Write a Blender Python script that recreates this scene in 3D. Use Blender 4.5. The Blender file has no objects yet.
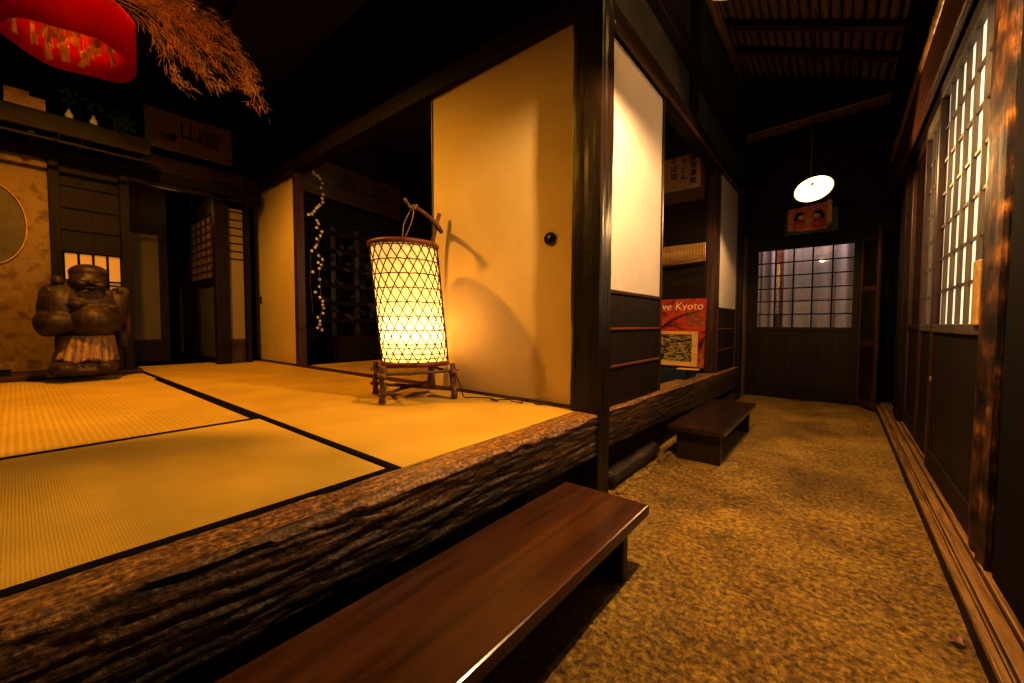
import bpy, bmesh, math, random
from mathutils import Vector, Matrix, noise
random.seed(7)
C = bpy.context.scene.collection
R = math.radians
SC = bpy.context.scene
SC.view_settings.view_transform = 'Standard'
SC.view_settings.look = 'None'
SC.view_settings.exposure = 0.0; SC.view_settings.gamma = 0.8

# ------------------------------------------------------------------ materials
def new_mat(name):
    m = bpy.data.materials.new(name); m.use_nodes = True
    nt = m.node_tree; b = nt.nodes['Principled BSDF']
    return m, nt, b
def N(nt, t, **kw):
    n = nt.nodes.new(t)
    for k, v in kw.items():
        if k in n.inputs.keys() if isinstance(k, str) else False: n.inputs[k].default_value = v
        else: setattr(n, k, v)
    return n
def ramp(nt, stops):
    r = nt.nodes.new('ShaderNodeValToRGB'); e = r.color_ramp.elements
    while len(e) < len(stops): e.new(0.5)
    for i, (p, c) in enumerate(stops):
        e[i].position = p; e[i].color = (*c, 1)
    return r
def noise_mat(name, stops, scale=(5,5,5), nscale=4, detail=6, rough=0.6, bump=0.0, bdist=0.005, dist=0.0, coat=0.0, spec=0.5, rvar=0.0, metal=0.0):
    m, nt, b = new_mat(name); L = nt.links
    tc = N(nt, 'ShaderNodeTexCoord'); mp = N(nt, 'ShaderNodeMapping'); mp.inputs['Scale'].default_value = scale
    L.new(tc.outputs['Object'], mp.inputs['Vector'])
    oi = N(nt, 'ShaderNodeObjectInfo'); ad = N(nt, 'ShaderNodeVectorMath', operation='ADD')
    L.new(mp.outputs['Vector'], ad.inputs[0])
    ml = N(nt, 'ShaderNodeMath', operation='MULTIPLY'); ml.inputs[1].default_value = 17.0
    L.new(oi.outputs['Random'], ml.inputs[0]); L.new(ml.outputs[0], ad.inputs[1])
    no = N(nt, 'ShaderNodeTexNoise'); no.inputs['Scale'].default_value = nscale; no.inputs['Detail'].default_value = detail
    no.inputs['Distortion'].default_value = dist; no.inputs['Roughness'].default_value = 0.65
    L.new(ad.outputs[0], no.inputs['Vector'])
    r = ramp(nt, stops); L.new(no.outputs['Fac'], r.inputs['Fac']); L.new(r.outputs['Color'], b.inputs['Base Color'])
    b.inputs['Roughness'].default_value = rough; b.inputs['Specular IOR Level'].default_value = spec
    b.inputs['Coat Weight'].default_value = coat; b.inputs['Coat Roughness'].default_value = 0.15; b.inputs['Metallic'].default_value = metal
    if rvar:
        mr = N(nt, 'ShaderNodeMapRange'); mr.inputs['To Min'].default_value = rough - rvar; mr.inputs['To Max'].default_value = rough + rvar
        mr.inputs['From Min'].default_value = .3; mr.inputs['From Max'].default_value = .7
        L.new(no.outputs['Fac'], mr.inputs['Value']); L.new(mr.outputs[0], b.inputs['Roughness'])
    if bump:
        bp = N(nt, 'ShaderNodeBump'); bp.inputs['Strength'].default_value = bump; bp.inputs['Distance'].default_value = bdist
        L.new(no.outputs['Fac'], bp.inputs['Height']); L.new(bp.outputs[0], b.inputs['Normal'])
    return m
def wood(name, dark, light, axis='y', rough=0.5, bump=0.35, coat=0.0, k=1.0, spec=0.5, bdist=.004):
    s = {'x': (0.8, 12, 12), 'y': (12, 0.8, 12), 'z': (12, 12, 0.8)}[axis]
    s = tuple(v*k for v in s)
    mid = tuple((a+b)/2 for a, b in zip(dark, light))
    return noise_mat(name, [(0.3, dark), (0.5, mid), (0.72, light)], s, 3.0, 7, rough, bump, bdist, 0.6, coat, spec)
def flat(name, col, rough=0.6, spec=0.4, emit=0.0, ecol=None):
    m, nt, b = new_mat(name)
    b.inputs['Base Color'].default_value = (*col, 1); b.inputs['Roughness'].default_value = rough
    b.inputs['Specular IOR Level'].default_value = spec
    no = N(nt, 'ShaderNodeTexNoise'); no.inputs['Scale'].default_value = 30
    bp = N(nt, 'ShaderNodeBump'); bp.inputs['Strength'].default_value = .1; bp.inputs['Distance'].default_value = .001
    nt.links.new(no.outputs['Fac'], bp.inputs['Height']); nt.links.new(bp.outputs[0], b.inputs['Normal'])
    if emit:
        b.inputs['Emission Color'].default_value = (*(ecol or col), 1); b.inputs['Emission Strength'].default_value = emit
    return m
M = {}
M['dark_y'] = wood('dark wood along y', (.005,.0022,.001), (.03,.012,.004), 'y', .55, .4, 0, 1, .15)
M['dark_x'] = wood('dark wood along x', (.005,.0022,.001), (.03,.012,.004), 'x', .55, .4, 0, 1, .15)
M['dark_z'] = wood('dark wood along z', (.005,.0022,.001), (.03,.012,.004), 'z', .55, .4, 0, 1, .15)
M['post_z'] = wood('old post wood', (.003,.0015,.0008), (.03,.013,.005), 'z', .36, .7)
M['brown_y'] = wood('reddish brown wood along y', (.02,.006,.002), (.12,.038,.011), 'y', .35, .35)
M['brown_z'] = wood('reddish brown wood upright', (.025,.009,.004), (.09,.03,.01), 'z', .4, .35)
M['brown_x'] = wood('reddish brown wood along x', (.05,.018,.008), (.17,.06,.02), 'x', .4, .35)
M['red_rail'] = wood('red brown rail', (.14,.03,.012), (.26,.07,.02), 'y', .3, .2)
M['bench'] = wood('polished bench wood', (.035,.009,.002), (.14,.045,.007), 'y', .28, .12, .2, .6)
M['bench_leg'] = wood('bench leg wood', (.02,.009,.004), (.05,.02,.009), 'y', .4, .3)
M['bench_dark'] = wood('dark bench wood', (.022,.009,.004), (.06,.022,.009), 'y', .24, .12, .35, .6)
M['board'] = wood('panel board', (.006,.0025,.001), (.03,.012,.004), 'z', .6, .3, 0, 1, .2)
M['sill'] = wood('worn sill wood', (.08,.036,.01), (.5,.26,.07), 'y', .38, .5, 0, 1.3)
M['twig'] = noise_mat('twig bark', [(.3,(.05,.022,.01)),(.7,(.22,.1,.04))], (8,8,3), 6, 5, .55, .5, .004)
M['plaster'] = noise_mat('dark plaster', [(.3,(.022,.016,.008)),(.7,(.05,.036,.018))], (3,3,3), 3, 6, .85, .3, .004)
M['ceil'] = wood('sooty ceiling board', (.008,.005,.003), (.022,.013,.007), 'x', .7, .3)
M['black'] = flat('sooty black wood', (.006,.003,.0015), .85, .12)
M['blackiron'] = flat('black lacquer', (.006,.005,.005), .35)
M['grey_panel'] = noise_mat('grey cloth panel', [(.3,(.10,.075,.035)),(.7,(.15,.11,.055))], (2,2,2), 3, 4, .8)
M['fusuma'] = noise_mat('cream paper', [(.3,(.68,.53,.28)),(.7,(.76,.60,.34))], (1.5,1.5,1.5), 2, 4, .72, .08, .001, 0, 0, .25)
M['white_panel'] = noise_mat('white paper', [(.3,(.56,.46,.41)),(.7,(.62,.51,.46))], (1.5,1.5,1.5), 2, 4, .75, .08, .001, 0, 0, .25)
M['gold_wall'] = noise_mat('gold patterned wallpaper', [(.36,(.15,.075,.016)),(.46,(.25,.145,.035)),(.58,(.27,.16,.04)),(.66,(.14,.07,.014))], (4,4,4), 1.6, 3, .7, .15, .002)
M['statue'] = noise_mat('carved dark wood', [(.3,(.022,.01,.004)),(.55,(.06,.028,.011)),(.75,(.13,.065,.026))], (5,5,3), 4, 7, .55, .5, .006, 1.0)
M['statue_skirt'] = noise_mat('carved wood with painted highlights', [(.3,(.13,.065,.03)),(.5,(.32,.18,.085)),(.75,(.6,.4,.2))], (9,9,3), 4, 7, .5, .6, .006, .8)  # paler tones put the skirt's highlights into the colour
M['red_cloth'] = noise_mat('red cloth', [(.3,(.10,.0012,.001)),(.7,(.15,.002,.0015))], (2,2,6), 3, 4, .7, .2, .004)
M['gold_paper'] = noise_mat('gold paper', [(.3,(.35,.19,.05)),(.7,(.62,.38,.12))], (6,6,6), 4, 3, .55)
M['slip'] = noise_mat('dull gold slips', [(.3,(.45,.25,.06)),(.7,(.8,.5,.16))], (6,6,6), 4, 3, .6)
M['straw'] = noise_mat('dry straw', [(.3,(.45,.22,.06)),(.7,(.75,.42,.14))], (6,6,6), 4, 3, .6)
M['white'] = flat('white glaze', (.75,.72,.62), .3)
M['green'] = noise_mat('green leaf', [(.3,(.012,.03,.008)),(.7,(.03,.08,.02))], (9,9,9), 4, 3, .6)
M['ink'] = flat('black ink', (.01,.008,.006), .6)
M['navy'] = flat('navy cloth', (.008,.015,.03), .7)
M['cord'] = flat('brown cord', (.035,.018,.008), .5)
M['cane'] = wood('bamboo strip', (.012,.005,.002), (.04,.018,.006), 'z', .6, .2, 0, 1, .2)
M['rim'] = wood('rim band', (.12,.03,.012), (.28,.08,.03), 'x', .5, .3)
M['rope'] = noise_mat('rope', [(.3,(.2,.1,.04)),(.7,(.5,.3,.13))], (30,30,30), 4, 3, .8)

def earth_floor():
    m, nt, b = new_mat('packed earth floor'); L = nt.links
    tc = N(nt, 'ShaderNodeTexCoord')
    def nz(s, d, r=.6, dist=0):
        n = N(nt, 'ShaderNodeTexNoise'); n.inputs['Scale'].default_value = s; n.inputs['Detail'].default_value = d
        n.inputs['Roughness'].default_value = r; n.inputs['Distortion'].default_value = dist
        L.new(tc.outputs['Object'], n.inputs['Vector']); return n
    a = nz(2.2, 8, .62, .2); c = nz(55, 12, .75, 0); v = N(nt, 'ShaderNodeTexVoronoi'); v.inputs['Scale'].default_value = 22
    v.feature = 'DISTANCE_TO_EDGE'; d2 = nz(6, 6, .6, .8)
    L.new(d2.outputs['Color'], v.inputs['Vector'])
    mx = N(nt, 'ShaderNodeMath', operation='MULTIPLY_ADD'); mx.inputs[1].default_value = .32
    L.new(a.outputs['Fac'], mx.inputs[0])
    mu = N(nt, 'ShaderNodeMath', operation='MULTIPLY'); mu.inputs[1].default_value = .68; L.new(c.outputs['Fac'], mu.inputs[0]); L.new(mu.outputs[0], mx.inputs[2])
    r = ramp(nt, [(.36,(.04,.016,.003)),(.44,(.15,.074,.01)),(.5,(.29,.16,.02)),(.6,(.58,.36,.06))])
    L.new(mx.outputs[0], r.inputs['Fac'])
    L.new(r.outputs['Color'], b.inputs['Base Color'])
    vp = N(nt, 'ShaderNodeTexVoronoi'); vp.inputs['Scale'].default_value = 70; vp.inputs['Randomness'].default_value = 1; L.new(tc.outputs['Object'], vp.inputs['Vector'])
    pr_ = ramp(nt, [(.0,(.25,.2,.16)),(.28,(1,1,1))]); L.new(vp.outputs['Distance'], pr_.inputs[0])
    ms_ = nz(3.1, 5, .6, .3); mr_ = ramp(nt, [(.48,(0,0,0)),(.6,(1,1,1))]); L.new(ms_.outputs['Fac'], mr_.inputs[0])
    mp_ = N(nt, 'ShaderNodeMix'); mp_.data_type = 'RGBA'; mp_.blend_type = 'MULTIPLY'; L.new(mr_.outputs[0], mp_.inputs['Factor']); L.new(r.outputs['Color'], mp_.inputs[6]); L.new(pr_.outputs[0], mp_.inputs[7])
    L.new(mp_.outputs[2], b.inputs['Base Color'])
    rr = N(nt, 'ShaderNodeMapRange'); rr.inputs['To Min'].default_value = .38; rr.inputs['To Max'].default_value = .75; rr.inputs['From Min'].default_value = .35; rr.inputs['From Max'].default_value = .65
    L.new(c.outputs['Fac'], rr.inputs['Value']); L.new(rr.outputs[0], b.inputs['Roughness'])
    b.inputs['Specular IOR Level'].default_value = .45
    b1 = N(nt, 'ShaderNodeBump'); b1.inputs['Strength'].default_value = .8; b1.inputs['Distance'].default_value = .012
    b2 = N(nt, 'ShaderNodeBump'); b2.inputs['Strength'].default_value = .5; b2.inputs['Distance'].default_value = .02
    L.new(c.outputs['Fac'], b1.inputs['Height']); L.new(d2.outputs['Fac'], b2.inputs['Height']); L.new(b2.outputs[0], b1.inputs['Normal']); L.new(b1.outputs[0], b.inputs['Normal'])
    return m
M['earth'] = earth_floor()

def tatami_mat(axis, name, ribs):
    m, nt, b = new_mat(name); L = nt.links
    tc = N(nt, 'ShaderNodeTexCoord')
    w = N(nt, 'ShaderNodeTexWave'); w.wave_type = 'BANDS'; w.bands_direction = axis.upper(); w.inputs['Scale'].default_value = ribs; w.inputs['Distortion'].default_value = .3
    w.inputs['Detail'].default_value = 1; w.inputs['Detail Scale'].default_value = 3
    other = 'Y' if axis == 'x' else 'X'
    w2 = N(nt, 'ShaderNodeTexWave'); w2.bands_direction = other; w2.inputs['Scale'].default_value = 60; w2.inputs['Distortion'].default_value = 1.5
    n = N(nt, 'ShaderNodeTexNoise'); n.inputs['Scale'].default_value = 3; n.inputs['Detail'].default_value = 8
    for t in (w, w2, n): L.new(tc.outputs['Object'], t.inputs['Vector'])
    r = ramp(nt, [(.3,(.57,.365,.05)),(.7,(.72,.48,.08))]); L.new(n.outputs['Fac'], r.inputs['Fac'])
    mx = N(nt, 'ShaderNodeMix'); mx.data_type = 'RGBA'; mx.blend_type = 'MULTIPLY'; mx.inputs['Factor'].default_value = .4
    L.new(r.outputs['Color'], mx.inputs[6])
    r2 = ramp(nt, [(0,(.7,.66,.6)),(.5,(1,1,1))]); L.new(w.outputs['Fac'], r2.inputs['Fac']); L.new(r2.outputs['Color'], mx.inputs[7])
    L.new(mx.outputs[2], b.inputs['Base Color']); b.inputs['Roughness'].default_value = .6; b.inputs['Specular IOR Level'].default_value = .3
    ad = N(nt, 'ShaderNodeMath', operation='MULTIPLY_ADD'); ad.inputs[1].default_value = .25; L.new(w2.outputs['Fac'], ad.inputs[0]); L.new(w.outputs['Fac'], ad.inputs[2])
    bp = N(nt, 'ShaderNodeBump'); bp.inputs['Strength'].default_value = .5; bp.inputs['Distance'].default_value = .0025
    L.new(ad.outputs[0], bp.inputs['Height']); L.new(bp.outputs[0], b.inputs['Normal'])
    return m
M['tat_a'] = tatami_mat('x', 'tatami weave a', 38)
M['tat_b'] = tatami_mat('y', 'tatami weave ribbed', 16.5)
M['tat_c'] = tatami_mat('y', 'tatami weave fine', 40)

def beam_mat():
    m, nt, b = new_mat('weathered charred beam'); L = nt.links
    tc = N(nt, 'ShaderNodeTexCoord'); mp = N(nt, 'ShaderNodeMapping'); mp.inputs['Scale'].default_value = (26, 2.6, 26)
    L.new(tc.outputs['Object'], mp.inputs['Vector'])
    n = N(nt, 'ShaderNodeTexNoise'); n.inputs['Scale'].default_value = 3; n.inputs['Detail'].default_value = 9; n.inputs['Roughness'].default_value = .7; n.inputs['Distortion'].default_value = 1.2
    L.new(mp.outputs[0], n.inputs['Vector'])
    at = N(nt, 'ShaderNodeAttribute'); at.attribute_name = 'wear'
    n2 = N(nt, 'ShaderNodeTexNoise'); n2.inputs['Scale'].default_value = 90; n2.inputs['Detail'].default_value = 6
    L.new(tc.outputs['Object'], n2.inputs['Vector'])
    dark = ramp(nt, [(.38,(.004,.002,.001)),(.5,(.022,.011,.004)),(.6,(.09,.042,.014)),(.72,(.28,.14,.05))])
    lite = ramp(nt, [(.38,(.05,.018,.004)),(.5,(.24,.105,.024)),(.62,(.62,.33,.09))])
    L.new(n.outputs['Fac'], dark.inputs['Fac'])
    mm = N(nt, 'ShaderNodeMath', operation='MULTIPLY_ADD'); mm.inputs[1].default_value = .5
    m3 = N(nt, 'ShaderNodeMath', operation='MULTIPLY'); m3.inputs[1].default_value = .5
    L.new(n2.outputs['Fac'], m3.inputs[0]); L.new(n.outputs['Fac'], mm.inputs[0]); L.new(m3.outputs[0], mm.inputs[2])
    L.new(mm.outputs[0], lite.inputs['Fac'])
    mx = N(nt, 'ShaderNodeMix'); mx.data_type = 'RGBA'; L.new(at.outputs['Fac'], mx.inputs['Factor']); L.new(dark.outputs['Color'], mx.inputs[6]); L.new(lite.outputs['Color'], mx.inputs[7])
    L.new(mx.outputs[2], b.inputs['Base Color']); b.inputs['Roughness'].default_value = .42; b.inputs['Specular IOR Level'].default_value = .55
    bp = N(nt, 'ShaderNodeBump'); bp.inputs['Strength'].default_value = .9; bp.inputs['Distance'].default_value = .008
    L.new(mm.outputs[0], bp.inputs['Height']); L.new(bp.outputs[0], b.inputs['Normal'])
    return m
M['beam'] = beam_mat()

def paper_glow(name, stops, strength, col=(.9,.8,.55), axis=2, lo=0, hi=1, trans=.5):
    m, nt, b = new_mat(name); L = nt.links
    tc = N(nt, 'ShaderNodeTexCoord'); sp = N(nt, 'ShaderNodeSeparateXYZ'); L.new(tc.outputs['Object'], sp.inputs[0])
    mr = N(nt, 'ShaderNodeMapRange'); mr.inputs['From Min'].default_value = lo; mr.inputs['From Max'].default_value = hi
    L.new(sp.outputs[axis], mr.inputs['Value']); r = ramp(nt, stops); L.new(mr.outputs[0], r.inputs['Fac'])
    em = N(nt, 'ShaderNodeEmission'); em.inputs['Strength'].default_value = strength; L.new(r.outputs['Color'], em.inputs['Color'])
    tr = N(nt, 'ShaderNodeBsdfTranslucent'); tr.inputs['Color'].default_value = (*col, 1)
    df = N(nt, 'ShaderNodeBsdfDiffuse'); df.inputs['Color'].default_value = (*col, 1)
    ms = N(nt, 'ShaderNodeMixShader'); ms.inputs[0].default_value = trans; L.new(df.outputs[0], ms.inputs[1]); L.new(tr.outputs[0], ms.inputs[2])
    ad = N(nt, 'ShaderNodeAddShader'); L.new(ms.outputs[0], ad.inputs[0]); L.new(em.outputs[0], ad.inputs[1])
    L.new(ad.outputs[0], nt.nodes['Material Output'].inputs['Surface'])
    return m
M['lantern_paper'] = paper_glow('lantern paper', [(0,(.6,.38,.12)),(.12,(.9,.66,.3)),(.26,(1,.88,.6)),(.45,(.8,.55,.24)),(.7,(.62,.39,.15)),(1,(.52,.3,.1))], 1.0, (.6,.46,.3), 2, 0, .66, .25)  # emission ramp paints the bulb's hot zone low on the paper
M['shoji'] = paper_glow('shoji paper with painted backlight', [(0,(1,.84,.58)),(1,(1,.92,.7))], .95, (.5,.45,.36), 2, 0, 1, .2)  # emission stands in for a lamp behind the paper
M['shoji_dim'] = paper_glow('dim shoji paper', [(0,(1,.5,.15)),(1,(1,.55,.18))], .015, (.28,.21,.11), 2, 0, 1, .1)  # darker copy of the paper, its dimness put into the colour
M['shoji_warm'] = paper_glow('shoji paper with warm painted glow', [(0,(1,.42,.08)),(1,(1,.42,.08))], .3, (.5,.35,.15), 2, 0, 1, .1)  # glows by emission, painted as if lit from behind
M['shoji_far'] = paper_glow('shoji paper coloured as unlit', [(0,(1,.6,.25)),(1,(1,.6,.25))], .012, (.2,.14,.08), 2, 0, 1, .1)  # dark paper tone imitates the missing backlight
M['red_cloth'] = paper_glow('translucent red cloth', [(0,(1,.02,.01)),(1,(1,.03,.015))], .012, (.6,.012,.008), 2, 0, 1, .5)  # slight emission paints some lamplight into the cloth
M['bulb'] = flat('glowing bulb', (1,.9,.7), .5, .5, 30, (1,.8,.5))
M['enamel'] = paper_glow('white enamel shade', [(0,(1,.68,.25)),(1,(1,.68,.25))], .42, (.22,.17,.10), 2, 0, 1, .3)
M['spark'] = flat('small distant glow', (1,.7,.3), .5, .5, 2.2, (1,.5,.15))
m, nt, b = new_mat('window glass'); b.inputs['Base Color'].default_value = (.9,.9,.9,1); b.inputs['Roughness'].default_value = .02
gl = N(nt, 'ShaderNodeBsdfGlossy'); gl.inputs['Roughness'].default_value = .015; tr = N(nt, 'ShaderNodeBsdfTransparent'); fr = N(nt, 'ShaderNodeFresnel'); fr.inputs['IOR'].default_value = 1.5
mm_ = N(nt, 'ShaderNodeMath', operation='MULTIPLY_ADD'); mm_.inputs[1].default_value = 1.2; mm_.inputs[2].default_value = .05; nt.links.new(fr.outputs[0], mm_.inputs[0])
ms = N(nt, 'ShaderNodeMixShader'); nt.links.new(mm_.outputs[0], ms.inputs[0]); nt.links.new(tr.outputs[0], ms.inputs[1]); nt.links.new(gl.outputs[0], ms.inputs[2])
nt.links.new(ms.outputs[0], nt.nodes['Material Output'].inputs['Surface']); M['glass'] = m
m, nt, b = new_mat('pale curtain cloth'); L = nt.links
b.inputs['Base Color'].default_value = (.42,.36,.36,1); b.inputs['Roughness'].default_value = .9; M['curtain'] = m

# ------------------------------------------------------------------ mesh builder
class MB:
    def __init__(s): s.bm = bmesh.new()
    def box(s, x0, x1, y0, y1, z0, z1, rot=None, piv=None):
        v = [s.bm.verts.new(p) for p in ((x0,y0,z0),(x1,y0,z0),(x1,y1,z0),(x0,y1,z0),(x0,y0,z1),(x1,y0,z1),(x1,y1,z1),(x0,y1,z1))]
        for f in ((3,2,1,0),(4,5,6,7),(0,1,5,4),(1,2,6,5),(2,3,7,6),(3,0,4,7)): s.bm.faces.new([v[i] for i in f])
        if rot is not None: bmesh.ops.rotate(s.bm, verts=v, cent=piv or Vector(((x0+x1)/2,(y0+y1)/2,(z0+z1)/2)), matrix=rot)
        return s
    def quad(s, *pts):
        s.bm.faces.new([s.bm.verts.new(p) for p in pts]); return s
    def prism(s, pts, d):     # polygon extruded by vector d
        a = [s.bm.verts.new(p) for p in pts]; b = [s.bm.verts.new(Vector(p)+Vector(d)) for p in pts]; n = len(a)
        s.bm.faces.new(a[::-1]); s.bm.faces.new(b)
        for i in range(n): s.bm.faces.new((a[i], a[(i+1)%n], b[(i+1)%n], b[i]))
        return s
    def tube(s, pts, rad, seg=8, cap=True, flatz=1.0):
        pts = [Vector(p) for p in pts]; n = len(pts)
        if not hasattr(rad, '__len__'): rad = [rad]*n
        rings = []; ref = None
        for i, p in enumerate(pts):
            t = (pts[min(i+1,n-1)] - pts[max(i-1,0)]).normalized()
            if ref is None: ref = Vector((0,0,1)) if abs(t.z) < .9 else Vector((1,0,0))
            u = (ref - t*ref.dot(t)).normalized(); w = t.cross(u); ref = u
            rings.append([s.bm.verts.new(p + (u*math.cos(a)*flatz + w*math.sin(a))*rad[i]) for a in [2*math.pi*k/seg for k in range(seg)]])
        for i in range(n-1):
            for k in range(seg): s.bm.faces.new((rings[i][k], rings[i][(k+1)%seg], rings[i+1][(k+1)%seg], rings[i+1][k]))
        if cap and seg > 2: s.bm.faces.new(rings[0][::-1]); s.bm.faces.new(rings[-1])
        return s
    def lathe(s, prof, seg=32, o=(0,0,0), mat=None):
        o = Vector(o); rings = []; new = []
        for r, z in prof:
            ring = [s.bm.verts.new((r*math.cos(2*math.pi*k/seg), r*math.sin(2*math.pi*k/seg), z)) for k in range(seg)]
            rings.append(ring); new += ring
        for i in range(len(prof)-1):
            for k in range(seg): s.bm.faces.new((rings[i][k], rings[i][(k+1)%seg], rings[i+1][(k+1)%seg], rings[i+1][k]))
        if mat: bmesh.ops.transform(s.bm, matrix=mat, verts=new)
        bmesh.ops.translate(s.bm, verts=new, vec=o)
        return s
    def ell(s, c, r, rot=None, seg=20):
        m4 = Matrix.Translation(c) @ (rot.to_4x4() if rot else Matrix()) @ Matrix.Diagonal((*r, 1))
        bmesh.ops.create_uvsphere(s.bm, u_segments=seg, v_segments=seg//2+2, radius=1, matrix=m4); return s
    def obj(s, name, mat, parent=None, bevel=0.0, smooth=False, origin=None, sub=0):
        bm = s.bm
        vs = bm.verts
        lo = Vector([min(v.co[i] for v in vs) for i in range(3)]); hi = Vector([max(v.co[i] for v in vs) for i in range(3)])
        o = Vector(origin) if origin is not None else Vector(((lo.x+hi.x)/2, (lo.y+hi.y)/2, lo.z))
        bmesh.ops.translate(bm, verts=list(bm.verts), vec=-o)
        bmesh.ops.recalc_face_normals(bm, faces=list(bm.faces)) if not getattr(s, 'keepn', False) else None
        me = bpy.data.meshes.new(name); bm.to_mesh(me); bm.free()
        if smooth:
            for p in me.polygons: p.use_smooth = True
        me.materials.append(M[mat] if isinstance(mat, str) else mat)
        ob = bpy.data.objects.new(name, me); C.objects.link(ob)
        ob['world_origin'] = list(o)
        put(ob, o, parent)
        if bevel:
            md = ob.modifiers.new('bevel', 'BEVEL'); md.width = bevel; md.segments = 2; md.limit_method = 'ANGLE'
        if sub:
            md = ob.modifiers.new('sub', 'SUBSURF'); md.levels = md.render_levels = sub
        return ob
WO = {}
def put(ob, o, parent):
    o = Vector(o); WO[ob.name] = o.copy()
    if 'world_origin' in ob: del ob['world_origin']
    if parent is not None:
        ob.parent = parent; ob.location = o - WO[parent.name]
    else: ob.location = o
def tag(o, label=None, cat=None, group=None, kind=None):
    if label: o['label'] = label
    if cat: o['category'] = cat
    if group: o['group'] = group
    if kind: o['kind'] = kind
    return o
def thing(name, loc, label, cat, group=None, kind=None):
    o = bpy.data.objects.new(name, None); C.objects.link(o); o.empty_display_size = .1
    put(o, loc, None); return tag(o, label, cat, group, kind)
def B(name, mat, *a, parent=None, bevel=.003, **k):
    return MB().box(*a).obj(name, mat, parent, bevel, **k)
def S(name, mat, label, cat, *a, bevel=.004):
    return tag(B(name, mat, *a, bevel=bevel), label, cat, None, 'structure')
def copy_tree(o, parent=None):
    c = o.copy(); C.objects.link(c)
    if parent: c.parent = parent
    WO[c.name] = WO[o.name].copy()
    for ch in o.children: copy_tree(ch, c)
    return c
def fbm(p, o=4): return noise.fractal(Vector(p), 1.0, 2.0, o)
def text_mesh(txt, size, depth=.002):
    cu = bpy.data.curves.new('t', 'FONT'); cu.body = txt; cu.size = size; cu.extrude = depth; cu.align_x = 'CENTER'; cu.align_y = 'CENTER'; cu.resolution_u = 3
    o = bpy.data.objects.new('t', cu); C.objects.link(o)
    dg = bpy.context.evaluated_depsgraph_get(); me = bpy.data.meshes.new_from_object(o.evaluated_get(dg))
    bpy.data.objects.remove(o); return me
def text(name, txt, size, mat, origin, xdir, ydir, parent, italic=0):
    me = text_mesh(txt, size); me.materials.clear(); me.materials.append(M[mat])
    x = Vector(xdir).normalized(); y = Vector(ydir).normalized(); z = x.cross(y)
    mt = Matrix((x, y, z)).transposed()
    for v in me.vertices:
        v.co.x += italic*v.co.y
        v.co = mt @ v.co
    me.name = name
    ob = bpy.data.objects.new(name, me); C.objects.link(ob); put(ob, origin, parent); return ob

T = 0.39      # tatami height
# ------------------------------------------------------------------ corridor floor
mb = MB(); nx, ny = 60, 260
X0, X1, Y0, Y1 = -1.1, 0.5, -1.2, 5.45
g = []
for j in range(ny+1):
    row = []
    for i in range(nx+1):
        x = X0+(X1-X0)*i/nx; y = Y0+(Y1-Y0)*j/ny
        z = .006*fbm((x*2.2, y*2.2, 0), 3) + .003*fbm((x*14, y*14, 3), 4)
        row.append(mb.bm.verts.new((x, y, z - .003)))
    g.append(row)
for j in range(ny):
    for i in range(nx): mb.bm.faces.new((g[j][i], g[j][i+1], g[j+1][i+1], g[j+1][i]))
tag(mb.obj('floor', 'earth', smooth=True, origin=(0,0,0)), 'rough packed earth corridor floor', 'floor', None, 'structure')
# raised sub-floor
S('floor_raised', 'black', 'dark raised floor under the tatami mats', 'floor', -7.2, -.965, -1.2, 6.0, .30, .333)

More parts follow.
